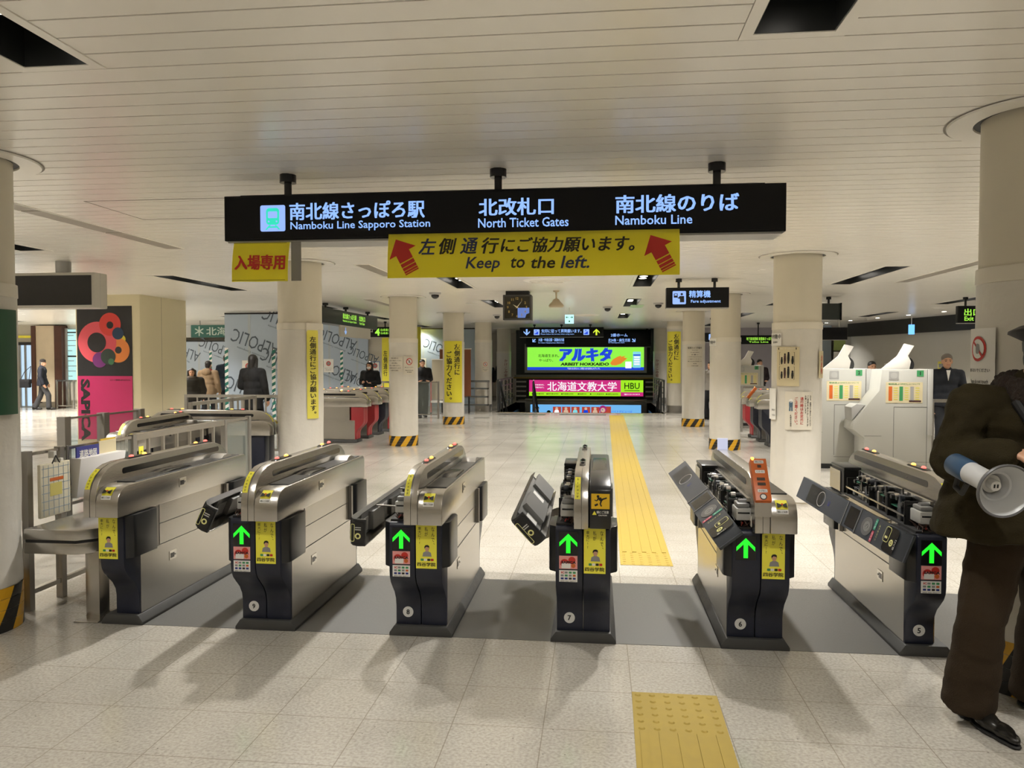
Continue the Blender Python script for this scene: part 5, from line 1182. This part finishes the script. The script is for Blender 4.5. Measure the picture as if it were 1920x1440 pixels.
# ------------------------------------------------------------------ right side: fare machines, tarpaulin
FTM = mat('fare_machine_grey', H('b0b0aa'), .42, 0, .03, 2)
def fare_machine(label, x, y, num, s=1.0, depth=.62):
    t = thing('fare_machine', label, 'fare machine', (x, y, 0), 0, 'grey fare adjustment machines')
    pr = [(.15, .0), (.15, .50), (.0, .62), (.01, .735), (.345, 1.17), (.38, 1.47), (1.05, 1.47), (1.05, .0)]
    MB().prism(pr, 0, depth, 'y', bev=.008).build('cabinet', FTM, t)
    MB().box(.17, 1.03, -.004, depth + .004, 0, .07).build('base', BLACKM, t)
    b = MB(); 
    for x0, x1, z0, z1 in ((.54, .545, .20, .94), (.54, 1.05, .94, .945), (.98, .985, 0, 1.47), (.54, 1.05, .17, .174), (.15, .38, .53, .534)): b.box(x0, x1, -.002, 0, z0, z1)
    b.build('panel_seams', mat('machine_seam', (.08, .08, .08), .5), t)
    MB().prism([(.0, .74), (.18, .97), (.06, .98), (-.01, .93)], .06, depth - .06, 'y', bev=.006).build('card_shelf', GREY_M, t)
    MB().box(.985, 1.052, -.02, depth, .55, 1.472, bev=.004).build('rear_cover', LTGREY, t)
    n = box('route_notice', CREAM_P, t, .43, .92, -.004, -.001, 1.00, 1.29)
    for k, m in enumerate((ORANGE, None, GREEN_P, None, GREY_M, None)):
        if m: poly('route_column', m, n, [(-.024, -.10), (.024, -.10), (.024, .10), (-.024, .10)], (.49 + .072 * k, -.006, 1.13))
        else:
            for q in range(6): poly('route_row', YN, n, [(-.026, -.006), (.026, -.006), (.026, .006), (-.026, .006)], (.49 + .072 * k, -.006, 1.05 + .032 * q))
    T('駅係員よびだしについて', GREEN_P, n, .675, -.006, 1.265, w=.42, h=.022); poly('route_footer', mat('maroon_print', H('4a2a2a'), .5), n, [(-.08, -.012), (.08, -.012), (.08, .012), (-.08, .012)], (.82, -.006, 1.025))
    a = box('speaker_plate', GREY_M, t, .47, .60, -.004, -.001, 1.32, 1.44); poly('grille', LTGREY, a, disc_pts(.045), (.535, -.006, 1.38))
    nn = box('number_plate', GREEN_P, t, .84, .93, -.004, -.001, 1.37, 1.455); T(num, INK, nn, .885, -.006, 1.412, h=.05, bold=.03)
    MB().prism([(.40, 1.47), (.72, 1.86), (.84, 1.83), (.78, 1.70), (.80, 1.60), (.72, 1.47)], .18, .20, 'y', bev=.004).build('privacy_fin', WHITE_M, t) if False else MB().prism([(.40, 1.47), (.62, 1.66), (.71, 1.83), (.84, 1.80), (.76, 1.66), (.80, 1.58), (.78, 1.47)], .1, .13, 'y', bev=.004).build('privacy_fin', WHITE_M, t)
    b = MB(); b.cyl((.76, .2, 1.53), (.76, .24, 1.53), .12, n=28); b.build('mirror_back', BLACKM, t)
    return t
fare_machine('grey fare machine nearest the guard, number one on a green plate', 3.585, 11.28, '1', depth=.43)
fare_machine('grey fare machine half hidden behind the nearer one, number two on a green plate', 2.93, 11.78, '2')
fare_machine('pale fare machine far behind between the right pillars', 2.95, 19.2, '3', depth=.5)
n1, n2 = Vector((8.25, 26.3, 0)), Vector((10.3, 16.5, 0)); d = (n2 - n1).normalized(); L = (n2 - n1).length
b = MB(); nu, nv = 60, 14; V = {}
nr = Vector((-d.y, d.x, 0)) * -1
for i in range(nu + 1):
    for j in range(nv + 1):
        u, v = i / nu, j / nv
        top = 2.42 + .035 * math.sin(u * 37) + .02 * math.sin(u * 83)
        q = n1 + d * (L * u) + nr * (.05 * noise.noise(Vector((u * 9, v * 2.5, 3))))
        V[i, j] = b.bm.verts.new((q.x, q.y, top * v))
for i in range(nu):
    for j in range(nv):
        f = b.bm.faces.new([V[i, j], V[i + 1, j], V[i + 1, j + 1], V[i, j + 1]]); f.smooth = True
struct(b.build('wall_tarpaulin', TARP), 'grey tarpaulin hung along the right side')
ang = math.atan2(d.y, d.x)
o = MB().box(0, L, -.12, -.06, 2.36, CEIL + .01).build('trim_10', mat('dark_band', (.02, .019, .017), .5), None, n1, ang); struct(o, 'dark band above the tarpaulin')
b = MB()
for k in range(1, 14): b.box(L * k / 14 - .02, L * k / 14 + .02, -.062, -.055 + .0, 2.40, CEIL)
o = b.build('trim_11', GREY_M, None, n1 + nr * -0.0, ang); struct(o, 'grey battens on the dark band')
struct(box('trim_12', mat('tarp_batten', H('9d9a92'), .5), None, 8.05, 8.30, 26.3, 26.4, 0, 2.7), 'grey edge post at the left end of the tarpaulin')
struct(box('wall_far_right', mat('violet_grey_wall', H('a39da2'), .5, var=.04), None, 2.8, 8.2, 29.0, 29.1, 0, CEIL), 'violet grey wall far behind the right pillars')
struct(box('wall_marble', mat('blue_marble', H('808a94'), .4, var=.12, vscale=2), None, 6.1, 7.4, 25.5, 25.6, 0, 2.7), 'blue grey marble wall left of the tarpaulin')
o = box('sign_board', mat('olive_sign', H('8fa05a'), .5), None, 7.45, 7.8, 25.4, 25.43, 1.9, 2.6); tag(o, 'olive green vertical sign left of the tarpaulin', 'sign board'); T('東豊線', INK, o, 7.62, 25.395, 2.3, w=.22, h=.12)
o = box('sign_board', WHITE, None, 7.45, 7.8, 25.4, 25.43, .0, 1.86); tag(o, 'white vertical sign with a left arrow under the olive sign', 'sign board'); poly('arrow', INK, o, arrow_pts(.2, PI / 2), (7.64, 25.395, 1.65))
def tarp_notice(u, z, w_, h_, m, lab):
    q = n1 + d * (L * u) + nr * -.0; c = q + Vector((d.y, -d.x, 0)) * 0
    o = MB().box(-w_ / 2, w_ / 2, -.09, -.08, -h_ / 2, h_ / 2).build('notice', m, None, (q.x, q.y, z), ang); tag(o, lab, 'notice')
    MB().box(-w_ * .4, w_ * .4, -.092, -.09, h_ * .1, h_ * .36).build('print', GREY_P, o)
for u, z, w_, h_, m, lab in ((.22, 1.33, .3, .34, WHITE, 'white notice on the tarpaulin behind the first fare machine head'), (.47, 1.35, .3, .42, YN, 'yellow and white notice in the middle of the tarpaulin'), (.74, 1.36, .3, .3, PINK, 'pink headed notice on the tarpaulin behind the grey haired man')): tarp_notice(u, z, w_, h_, m, lab)
for k in range(7):
    p_ = n1 + d * (L * (k + .3) / 7); o = MB().cyl((p_.x - 1.1, p_.y - .4, CEIL - .004), (p_.x - 1.1, p_.y - .4, CEIL + .001), .05, n=16).build('spot_downlight', LED); tag(o, 'small round lit downlight in the ceiling along the tarpaulin', 'ceiling light', 'small downlights by the tarpaulin')
# ------------------------------------------------------------------ people
def remesh(b, name, m, parent, vox=.014, smooth=6, loc=None, rotz=0, wr=0.0, wscale=9.0, zs=.55):
    me = bpy.data.meshes.new(name); b.bm.to_mesh(me); b.bm.free()
    o = bpy.data.objects.new(name, me); COL.objects.link(o)
    md = o.modifiers.new('r', 'REMESH'); md.mode = 'VOXEL'; md.voxel_size = vox; md.use_smooth_shade = True
    ms = o.modifiers.new('s', 'SMOOTH'); ms.iterations = smooth; ms.factor = .5
    dg = bpy.context.evaluated_depsgraph_get(); dg.update()
    m2 = bpy.data.meshes.new_from_object(o.evaluated_get(dg)); m2.name = name
    bpy.data.objects.remove(o); bpy.data.meshes.remove(me)
    if wr:
        for v in m2.vertices:
            c = v.co; k = noise.noise(Vector((c.x * wscale, c.y * wscale, c.z * wscale * zs))) + .5 * noise.noise(Vector((c.x * wscale * 2.3, c.y * wscale * 2.3, c.z * wscale * zs * 2.6 + 7)))
            v.co = c + v.normal * (k * wr)
    m2.materials.clear(); m2.materials.append(m)
    for p in m2.polygons: p.use_smooth = True
    return link(name, m2, parent, loc, rotz)
def V3(*a): return Vector(a)
def hand(b, wrist, direction, palm_n, s=1.0, curl=.5):
    """palm, four unequal curled fingers and a thumb, grown from the wrist"""
    d = Vector(direction).normalized(); n = Vector(palm_n); n = (n - d * n.dot(d)).normalized(); side = d.cross(n)
    w = Vector(wrist)
    for k in range(4):
        o = side * ((k - 1.5) * .02 * s)
        b.limb(w + o * .6 + d * .015 * s, w + o + d * .085 * s, .014 * s, .011 * s, 10)
        L = (.036, .044, .042, .033)[k] * s; p = w + o + d * .085 * s; a = curl
        for seg in range(3):
            dd = d * math.cos(a) + n * math.sin(a); q = p + dd * L * (1, .7, .55)[seg]; b.limb(p, q, .0098 * s * (1, .92, .85)[seg], .0088 * s * (1, .92, .85)[seg], 8); p = q; a += curl
    p = w + side * (-.028 * s) + d * .03 * s; dd = (d * .6 - side * .6 + n * .5).normalized()
    q = p + dd * .045 * s; b.limb(p, q, .013 * s, .0105 * s, 8); b.limb(q, q + (d * .8 - side * .1 + n * .5).normalized() * .032 * s, .0105 * s, .009 * s, 8)
def head(b, c, face, s=1.0):
    """skull, jaw, nose, brow, ears; face = horizontal viewing direction"""
    f = Vector(face).normalized(); r = Vector((-f.y, f.x, 0)).normalized(); M = Matrix(((r.x, f.x, 0, 0), (r.y, f.y, 0, 0), (0, 0, 1, 0), (0, 0, 0, 1)))
    c = Vector(c)
    b.ball(c + V3(0, 0, .025 * s), (.074 * s, .092 * s, .092 * s), M=M, n=20); b.ball(c + f * .03 * s + V3(0, 0, -.05 * s), (.056 * s, .062 * s, .066 * s), M=M, n=18)
    b.ball(c + f * .096 * s + V3(0, 0, -.015 * s), (.013 * s, .02 * s, .022 * s), M=M, n=10); b.ball(c + f * .088 * s + V3(0, 0, .008 * s), (.011 * s, .014 * s, .03 * s), M=M, n=10)
    for sg in (-1, 1): b.ball(c + r * sg * .076 * s + V3(0, 0, -.008 * s), (.012 * s, .02 * s, .032 * s), M=M, n=10); b.ball(c + r * sg * .03 * s + f * .078 * s + V3(0, 0, .022 * s), (.022 * s, .012 * s, .008 * s), M=M, n=8)
    b.ball(c + f * .084 * s + V3(0, 0, -.052 * s), (.024 * s, .012 * s, .010 * s), M=M, n=10)
    return f, r, M
def facefeat(t, c, f, r, s=1.0):
    c = Vector(c)
    for sg in (-1, 1):
        MB().ball(c + r * sg * .030 * s + f * .083 * s + V3(0, 0, .006 * s), (.0115 * s, .008 * s, .006 * s), n=10).build('eye', INK, t)
        MB().limb(c + r * sg * .016 * s + f * .089 * s + V3(0, 0, .026 * s), c + r * sg * .046 * s + f * .076 * s + V3(0, 0, .026 * s), .0045 * s, .004 * s, 6).build('eyebrow', HAIR, t)
    MB().limb(c + r * -.02 * s + f * .092 * s + V3(0, 0, -.053 * s), c + r * .02 * s + f * .092 * s + V3(0, 0, -.053 * s), .0055 * s, .0055 * s, 8).build('lips', mat('lips', H('a8685a'), .5), t)
CLOTH = {}
def cloth(h, r=.85): return mat('cloth_' + h, H(h), r, 0, .15, 14, .25, 140)
def person(label, x, y, yaw, height=1.68, coat='23262e', coat_len=.78, trousers='1d1f24', hair='short', hairc=None, arms=((.10, .02), (.10, .02)), step=.08, head_yaw=0, vox=.018, build_=1.0, bend=None, group=None, extras=(), shoes='14110f', scarf=None):
    """stands on the floor at x,y looking along -Y turned by yaw; arms = per side (forward swing at hand, elbow bend 0..1)"""
    t = thing('person', label, 'person', (x, y, 0), yaw, group); S_ = height / 1.70
    hipz, shz, nz, hz = .90 * S_, 1.38 * S_, 1.44 * S_, 1.575 * S_
    B_ = build_
    hips = [V3(s * .085 * B_, 0, hipz) for s in (-1, 1)]
    knees = [V3(s * .095, (-.06 + s * step * .6), .49 * S_) for s in (-1, 1)]; ank = [V3(s * .095, s * step + .03, .085 * S_) for s in (-1, 1)]
    toe = [a + V3(0, -.15, -.05 * S_) for a in ank]
    sh = [V3(s * .185 * B_, .0, shz) for s in (-1, 1)]
    el, wr = [], []
    for i, s in enumerate((-1, 1)):
        swing, bend_ = arms[i]
        e = sh[i] + V3(s * .065, -.10 * swing * 3 + .03, -.27 * S_)
        if bend_ < .15: w = e + V3(s * -.005, -.04 - swing * .5, -.235 * S_)
        else: w = e + V3(-s * .17 * bend_, -.20 * bend_ - .02, -.20 * S_ + .27 * S_ * bend_)
        el.append(e); wr.append(w)
    hc = V3(0, -.02, hz); fdir = V3(math.sin(head_yaw), -math.cos(head_yaw), 0)
    b = MB()
    b.ball((0, 0, hipz + .04), (.155 * B_, .105, .13)); b.ball((0, .0, 1.12 * S_), (.145 * B_, .10, .17)); b.ball((0, .0, 1.29 * S_), (.17 * B_, .11, .15)); b.limb((0, .01, nz - .06), (0, 0, hz - .03), .058, .05)
    for i in range(2):
        b.limb(hips[i], knees[i], .085, .058); b.limb(knees[i], ank[i], .056, .038); b.limb(ank[i], ank[i] + (toe[i] - ank[i]) * .7, .032, .018)
        b.limb(V3(0, 0, shz - .02), sh[i], .07, .058); b.limb(sh[i], el[i], .052, .042); b.limb(el[i], wr[i], .04, .028)
        hand(b, wr[i], (wr[i] - el[i]), V3(0, -.3, 1) if arms[i][1] > .3 else V3(-(-1, 1)[i], -.2, 0), S_, .45)
    f, r, M = head(b, hc, fdir, S_)
    body = remesh(b, 'body', SKIN, t, vox * .7, 3)
    facefeat(t, hc, f, r, S_)
    # trousers
    b = MB(); b.ball((0, 0, hipz + .02), (.17 * B_, .125, .13))
    for i in range(2): b.limb(hips[i], knees[i], .10, .08); b.cyl(knees[i], ank[i] + V3(0, 0, -.02), .08, .082, 20)
    remesh(b, 'trousers', cloth(trousers), t, vox, 5, wr=.008)
    for i in range(2):
        b = MB(); a, o = ank[i], toe[i]; b.ball(a + V3(0, .02, -.035 * S_), (.045, .06, .05)); b.ball((a + o) / 2 + V3(0, -.02, -.018), (.045, .10, .04)); b.ball(o + V3(0, -.01, .0), (.04, .06, .032))
        for v in b.bm.verts: v.co.z = max(v.co.z, .002)
        remesh(b, 'shoe', mat('shoe_' + shoes, H(shoes), .35), t, vox * .7, 2)
    # coat: shoulders, sleeves and a flared skirt down to the hem
    b = MB(); hem = hipz + .55 - coat_len * .75
    b.ball((0, 0, 1.30 * S_), (.195 * B_, .135, .17)); b.ball((0, 0, 1.12 * S_), (.178 * B_, .13, .19)); b.ball((0, 0, .99 * S_), (.178 * B_, .135, .14))
    b.lathe([(.01, hem), (.205 * B_, hem), (.195 * B_, hem + .1), (.178 * B_, 1.05 * S_), (.01, 1.06 * S_)], Matrix.Diagonal((1, .78, 1, 1)), 28)
    b.limb((0, .015, nz - .05), (0, .01, nz + .015), .085, .072)
    for i in range(2): b.limb(V3(0, 0, shz - .01), sh[i], .09, .078); b.limb(sh[i], el[i], .074, .062); b.limb(el[i], el[i] + (wr[i] - el[i]) * .95, .06, .048)
    remesh(b, 'coat', cloth(coat), t, vox, 4, wr=.009)
    if scarf: MB().lathe([(.07, nz - .05), (.105, nz - .03), (.11, nz + .01), (.085, nz + .045), (.06, nz + .03)], None, 24).build('scarf', cloth(scarf), t)
    hm = HAIR if hairc is None else mat('hair_' + hairc, H(hairc), .5, bump=.2, bscale=120)
    b = MB()
    if hair in ('short', 'long', 'bob'):
        b.ball(hc + f * -.012 + V3(0, 0, .05 * S_), (.083 * S_, .098 * S_, .082 * S_), M=M, n=18); b.ball(hc - f * .055 * S_ + V3(0, 0, -.0), (.072 * S_, .05 * S_, .085 * S_), M=M, n=14)
    if hair in ('long', 'bob'):
        L_ = .25 if hair == 'long' else .12
        for sg in (-1, 1): b.limb(hc + r * sg * .068 + V3(0, 0, .04), hc + r * sg * .075 - f * .02 + V3(0, 0, -L_), .032, .03, 10)
        b.limb(hc - f * .06 + V3(0, 0, .03), hc - f * .06 + V3(0, 0, -L_), .06, .055, 12)
    o = remesh(b, 'hair', hm, t, vox * .7, 2)
    dgc = bpy.data
    for e in extras:
        if e == 'mask': MB().ball(hc + f * .055 * S_ + V3(0, 0, -.045 * S_), (.056 * S_, .05 * S_, .042 * S_), M=M, n=16).build('face_mask', WHITE, t)
        if e == 'hood': MB().ball(V3(0, .10, nz - .03), (.12, .07, .09), n=16).build('hood', cloth(coat), t)
        if e == 'cap': MB().lathe([(.088 * S_, .03), (.094 * S_, .05), (.085 * S_, .11), (.03, .135), (0, .136)], Matrix.Translation(hc), 24).build('cap', cloth('2b2420'), t)
        if e == 'shirt': MB().prism([(-.03, 0), (.03, 0), (0, -.17)], -.146, -.140, 'y').build('shirt_front', WHITE, t).location = (0, 0, nz + .0)
    return t, dict(hc=hc, f=f, r=r, wr=wr, el=el, sh=sh, S=S_)
def handbag(label, cat, x, y, z, w, d, h, col, strap=None, name='shoulder_bag'):
    t = thing(name, label, cat, (x, y, z)); 
    MB().box(-w / 2, w / 2, -d / 2, d / 2, 0, h, bev=.03).build('bag_body', cloth(col), t); MB().box(-w / 2 - .004, w / 2 + .004, -d / 2 - .006, d / 2, h * .5, h + .01, bev=.012).build('bag_flap', cloth(col), t)
    if strap: MB().tube([V3(-w * .4, 0, h), *[Vector(p) for p in strap], V3(w * .4, 0, h)], .01, 8).build('strap', BLACKM, t)
    return t
D = math.radians
person('person in a long black coat seen from behind in front of the hoarding', -6.28, 13.5, D(172), 1.70, coat='0b0b0c', coat_len=1.0, trousers='0a0a0b', hair='bob', arms=((.1, .02), (.1, .55)))
person('person in a tan hooded coat and red scarf standing with back turned', -9.52, 18.0, D(180), 1.58, coat='8a7358', coat_len=.85, trousers='14151a', hair='short', scarf='8a2424', extras=('hood',))
person('woman with long dark hair and a dark coat beside the cream column', -8.95, 16.2, D(25), 1.42, coat='2a2722', coat_len=.8, hair='long', hairc='241a14', scarf='5a5048')
person('person in a dark blue coat half behind the hoarding edge', -9.85, 19.6, D(200), 1.74, coat='1c2838', coat_len=.9, hair='short')
person('person in black with a white mask looking at a phone behind the red gates', -5.76, 19.1, D(-10), 1.56, coat='0c0c0e', hair='long', arms=((.1, .75), (.1, .75)), extras=('mask',), trousers='101014')
person('man in a black jacket standing behind the left hazard taped pillar', -4.84, 21.0, D(25), 1.62, coat='121316', coat_len=.6, arms=((.1, .6), (.1, .6)), trousers='0f0f12')
person('bald person in a dark blue suit beside the pillar left of the stairs', -4.42, 27.0, D(40), 1.62, coat='20242c', coat_len=.7, hair='short', hairc='8a7a6a', trousers='191d2c')
person('woman with long brown hair and a dark coat between the far left pillars', -4.0, 28.0, D(20), 1.55, coat='17161a', hair='long', hairc='3a281e', arms=((.1, .7), (.1, .02)))
person('person in black beyond the far left pillar', -3.7, 29.95, D(0), 1.62, coat='111113', hair='short')
_, q = person('old man in a dark coat and cap walking in the far left passage', -17.72, 22.9, D(115), 1.62, coat='181b26', coat_len=.85, trousers='3a3a3c', hair='short', hairc='5a5652', step=.22, extras=('cap',))
handbag('black shoulder bag of the old man in the far left passage', 'bag', -18.10, 22.62, .72, .36, .14, .26, '101114', [(-.05, .05, .5), (.15, .08, .68)])
person('grey haired man in a dark jacket and white shirt behind the railing on the right', 5.55, 13.0, D(-12), 1.70, coat='161a22', coat_len=.8, hair='short', hairc='77706a', trousers='15171c', extras=('shirt',))
person('person with black hair whose head shows between the fare machines', 5.25, 15.5, D(5), 1.58, coat='202024', hair='short')
_, q = person('person in a white shirt with a backpack bending at the fare machines', 4.0, 13.4, D(70), 1.64, coat='c9c7c2', coat_len=.6, hair='short', arms=((.3, .5), (.3, .5)))
t = thing('backpack', 'dark backpack with a yellow stripe on the person in the white shirt', 'backpack', (3.72, 13.50, 1.02)); MB().box(-.12, .1, -.15, .15, 0, .42, bev=.05).build('pack_body', cloth('1c1d22'), t); MB().box(-.02, .03, -.156, .156, .06, .36, bev=.01).build('pack_stripe', YEL_B, t)
person('person in a dark red jacket standing right of the far fare machine', 4.78, 23.5, D(10), 1.62, coat='1d1214', coat_len=.7, arms=((.1, .5), (.1, .5)))
person('person in a grey blue padded jacket bending beside the pictogram pillar', 4.75, 20.6, D(60), 1.5, coat='5a6470', coat_len=.6)
person('person with dark hair behind the far fare machine', 3.95, 22.6, D(0), 1.58, coat='26242a'); person('person whose head shows above the left of the far fare machine', 3.6, 23.4, D(20), 1.6, coat='202226')
person('woman with long dark hair and a pale coat between the right pillars', 3.02, 21.0, D(-60), 1.56, coat='8d8882', hair='long')

# ---------------- the guard with the megaphone
GC = mat('guard_coat', H('2a2412'), .85, 0, .14, 10, .25, 160, spec=.2); GT = mat('guard_trousers', H('33291d'), .9, 0, .1, 12, .25, 180, spec=.2); FUR = mat('fur_collar', H('2b1d12'), .95, 0, .35, 60, 1.0, 150); GLV = mat('guard_black', (.009, .009, .010), .6)
t = thing('person', 'guard in a dark olive coat, fur collar and peaked cap holding a megaphone', 'person', (1.83, 3.52, 0), 0)
# local frame: person looks along -Y, slightly to the viewer's right
hl = [V3(-.095, 0, .88), V3(.095, .02, .88)]
kn = [V3(-.185, -.03, .47), V3(.15, .10, .48)]
an = [V3(-.170, .06, .085), V3(.155, .20, .085)]
to = [V3(-.125, -.075, .035), V3(.19, .06, .035)]
shl = [V3(-.215, .0, 1.405), V3(.215, .04, 1.405)]
elb = [V3(-.30, -.005, 1.165), V3(.29, -.02, 1.14)]
wri = [V3(-.180, -.235, 1.222), V3(.06, -.20, 1.20)]
hc = V3(.085, -.03, 1.575); fd = V3(.45, -.9, 0)
b = MB()
b.ball((0, .01, .93), (.17, .12, .14)); b.ball((0, .01, 1.14), (.165, .12, .2)); b.ball((0, .01, 1.31), (.19, .125, .16)); b.limb((.02, .01, 1.40), (.04, -.01, 1.55), .062, .055)
for i in range(2):
    b.limb(hl[i], kn[i], .09, .06); b.limb(kn[i], an[i], .058, .04); b.limb(an[i], an[i] + (to[i] - an[i]) * .7, .03, .016); b.limb(V3(0, .01, 1.38), shl[i], .075, .06); b.limb(shl[i], elb[i], .055, .045); b.limb(elb[i], wri[i], .043, .031)
hand(b, wri[0] + V3(.0, 0, 0), V3(.95, -.32, .04), V3(.1, .25, -1), 1.08, .55)
hand(b, wri[1], V3(-1.0, -.25, -.12), V3(-.1, .25, -1), 1.08, .55)
f, r, M = head(b, hc, fd, 1.03)
remesh(b, 'body', SKIN, t, .008, 3)
facefeat(t, hc, f, r, 1.03)
b = MB(); b.ball(hc - f * .03 + V3(0, 0, .03), (.082, .085, .08), M=M, n=18); b.ball(hc - f * .06 + V3(0, 0, -.03), (.066, .045, .06), M=M, n=14); remesh(b, 'hair', HAIR, t, .01, 2)
# peaked cap
Mc = Matrix.Translation(hc + V3(0, 0, .065)) @ Matrix.Rotation(D(-4), 4, 'X') @ Matrix(((r.x, f.x, 0, 0), (r.y, f.y, 0, 0), (0, 0, 1, 0), (0, 0, 0, 1)))
b = MB(); b.lathe([(.097, -.01), (.099, .045), (.125, .062), (.150, .078), (.148, .088), (.11, .108), (.05, .118), (0, .12)], Mc @ Matrix.Diagonal((1, 1.12, 1, 1)), 48); cp_ = b.build('peaked_cap', GLV, t)
b = MB(); b.lathe([(.0985, .0), (.1005, .002), (.1015, .04), (.0995, .042)], Mc @ Matrix.Diagonal((1, 1.12, 1, 1)), 48); b.build('cap_band', mat('cap_band', (.018, .017, .016), .4), cp_)
b = MB()
for k in range(12):
    a0, a1 = D(25 + 130 * k / 12), D(25 + 130 * (k + 1) / 12)
    P = lambda a, rr, z: Mc @ V3(rr * math.cos(a), rr * 1.12 * math.sin(a), z)
    e = lambda a: .10 + .06 * math.sin((a - D(25)) / D(130) * PI)
    for z in (0, -.004): b.face([P(a0, .098, .0 + z), P(a1, .098, .0 + z), P(a1, e(a1), -.03 + z), P(a0, e(a0), -.03 + z)])
b.build('cap_peak', BLACK, cp_)
# trousers, shoes
b = MB(); b.ball((0, .01, .92), (.185, .145, .14))
for i in range(2): b.limb(hl[i], kn[i], .118, .095); b.cyl(kn[i] + V3(0, 0, .0), an[i] + V3((-.02, .01)[i], -.01, -.012), .097, .108, 28)
remesh(b, 'trousers', GT, t, .009, 4, wr=.009, wscale=6, zs=1.7)
for i in range(2):
    b = MB(); a, o_ = an[i], to[i]; b.ball(a + V3(0, .03, -.035), (.043, .055, .05)); b.limb(a + V3(0, .0, .02), a + V3(0, 0, -.02), .05, .05); b.ball((a + o_) / 2 + V3(0, .0, -.018), (.046, .11, .042)); b.ball(o_ + V3(.005, -.03, -.002), (.043, .07, .030)); b.ball(o_ + V3(.012, -.085, -.004), (.028, .05, .022))
    for v in b.bm.verts: v.co.z = max(v.co.z, .012)
    s_ = remesh(b, 'shoe', mat('guard_shoe', (.012, .011, .009), .25), t, .007, 2)
    b = MB(); b.ball(a + V3(0, .03, 0), (.045, .057, 1)); b.ball((a + o_) / 2, (.049, .115, 1)); b.ball(o_ + V3(.006, -.035, 0), (.046, .075, 1)); b.ball(o_ + V3(.012, -.085, 0), (.031, .052, 1))
    for v in b.bm.verts: v.co.z = .014 if v.co.z > .1 else .001
    remesh(b, 'sole', BLACKM, s_, .006, 0)
# coat with padded sleeves
b = MB()
b.ball((0, .01, 1.32), (.235, .165, .17)); b.ball((0, .0, 1.15), (.235, .175, .2)); b.ball((0, .0, 1.0), (.245, .185, .15))
b.lathe([(.01, .84), (.315, .845), (.31, .92), (.255, 1.08), (.01, 1.09)], Matrix.Translation((-.03, .01, 0)) @ Matrix.Diagonal((1.06, .80, 1, 1)), 36)
b.limb((.02, .03, 1.39), (.03, .02, 1.46), .11, .10)
for i in range(2): b.limb(V3(0, .01, 1.37), shl[i], .115, .10); b.limb(shl[i], elb[i], .098, .088); b.limb(elb[i], elb[i] + (wri[i] - elb[i]) * .5, .09, .082); b.limb(elb[i] + (wri[i] - elb[i]) * .5, elb[i] + (wri[i] - elb[i]) * .93, .082, .062)
remesh(b, 'coat', GC, t, .009, 3, wr=.016, wscale=8, zs=1.1)
b = MB()
for k in range(10):
    a = 2 * PI * k / 10; b.ball((.03 + .105 * math.cos(a), .0 + .105 * math.sin(a), 1.475 - .02 * math.sin(a) * -1), (.055, .055, .062))
b.limb((-.06, -.11, 1.45), (-.03, -.15, 1.37), .055, .042); b.limb((.12, -.11, 1.45), (.09, -.15, 1.37), .055, .042)
remesh(b, 'fur_collar', FUR, t, .010, 1, wr=.014, wscale=45)
b = MB(); b.tube([V3(-.10, -.115, 1.43), V3(-.05, -.185, 1.30), V3(.03, -.195, 1.12), V3(.12, -.17, .98)], .022, 10); b.build('shoulder_strap', GLV, t)
b = MB(); b.box(.0, .012, -.20, -.186, .84, 1.36); b.build('front_placket', GC, t)
# megaphone under the arm, its own thing
W0 = V3(1.462, 3.33, 1.172); W1 = V3(1.492, 3.0, 1.118)
ax = (W1 - W0).normalized()
t = thing('megaphone', 'white and blue megaphone with a flared grey horn under the arm of the guard', 'megaphone', W0); Mm = ax.to_track_quat('Z', 'Y').to_matrix().to_4x4(); Lm = (W1 - W0).length
MB().lathe([(0, -.015), (.038, -.012), (.046, 0), (.046, .10), (.043, .115), (.0, .115)], Mm, 32).build('rear_body', mat('megaphone_blue', H('2f4d6c'), .4, var=.06), t)
MB().lathe([(.043, .115), (.042, .19), (.045, .23), (.056, .28), (.078, Lm - .03), (.097, Lm), (.099, Lm), (.094, Lm - .012), (.072, Lm - .05), (.05, .28), (.03, .22), (0, .21)], Mm, 48).build('horn', mat('megaphone_white', H('c2c4c6'), .35, var=.03), t)
MB().lathe([(.094, Lm - .008), (.101, Lm - .006), (.1035, Lm + .003), (.100, Lm + .008), (.094, Lm + .004)], Mm, 48).build('rim', mat('megaphone_rim', (.10, .10, .105), .4), t)
MB().lathe([(.0, Lm - .055), (.019, Lm - .055), (.022, Lm - .062), (.019, Lm - .10), (.035, .25), (0, .24)], Mm, 28).build('horn_plug', WHITE, t)
b = MB(); b.box(-.009, -.003, -.007, .007, Lm - .0552, Lm - .0535, M=Mm); b.box(.003, .009, -.007, .007, Lm - .0552, Lm - .0535, M=Mm); b.build('plug_slot', INK, t)
b = MB(); b.tube([Mm @ V3(0, -.046, .03), Mm @ V3(.0, -.09, .02), Mm @ V3(0, -.10, .07), Mm @ V3(0, -.046, .10)], .011, 10); b.build('handle', BLACKM, t)
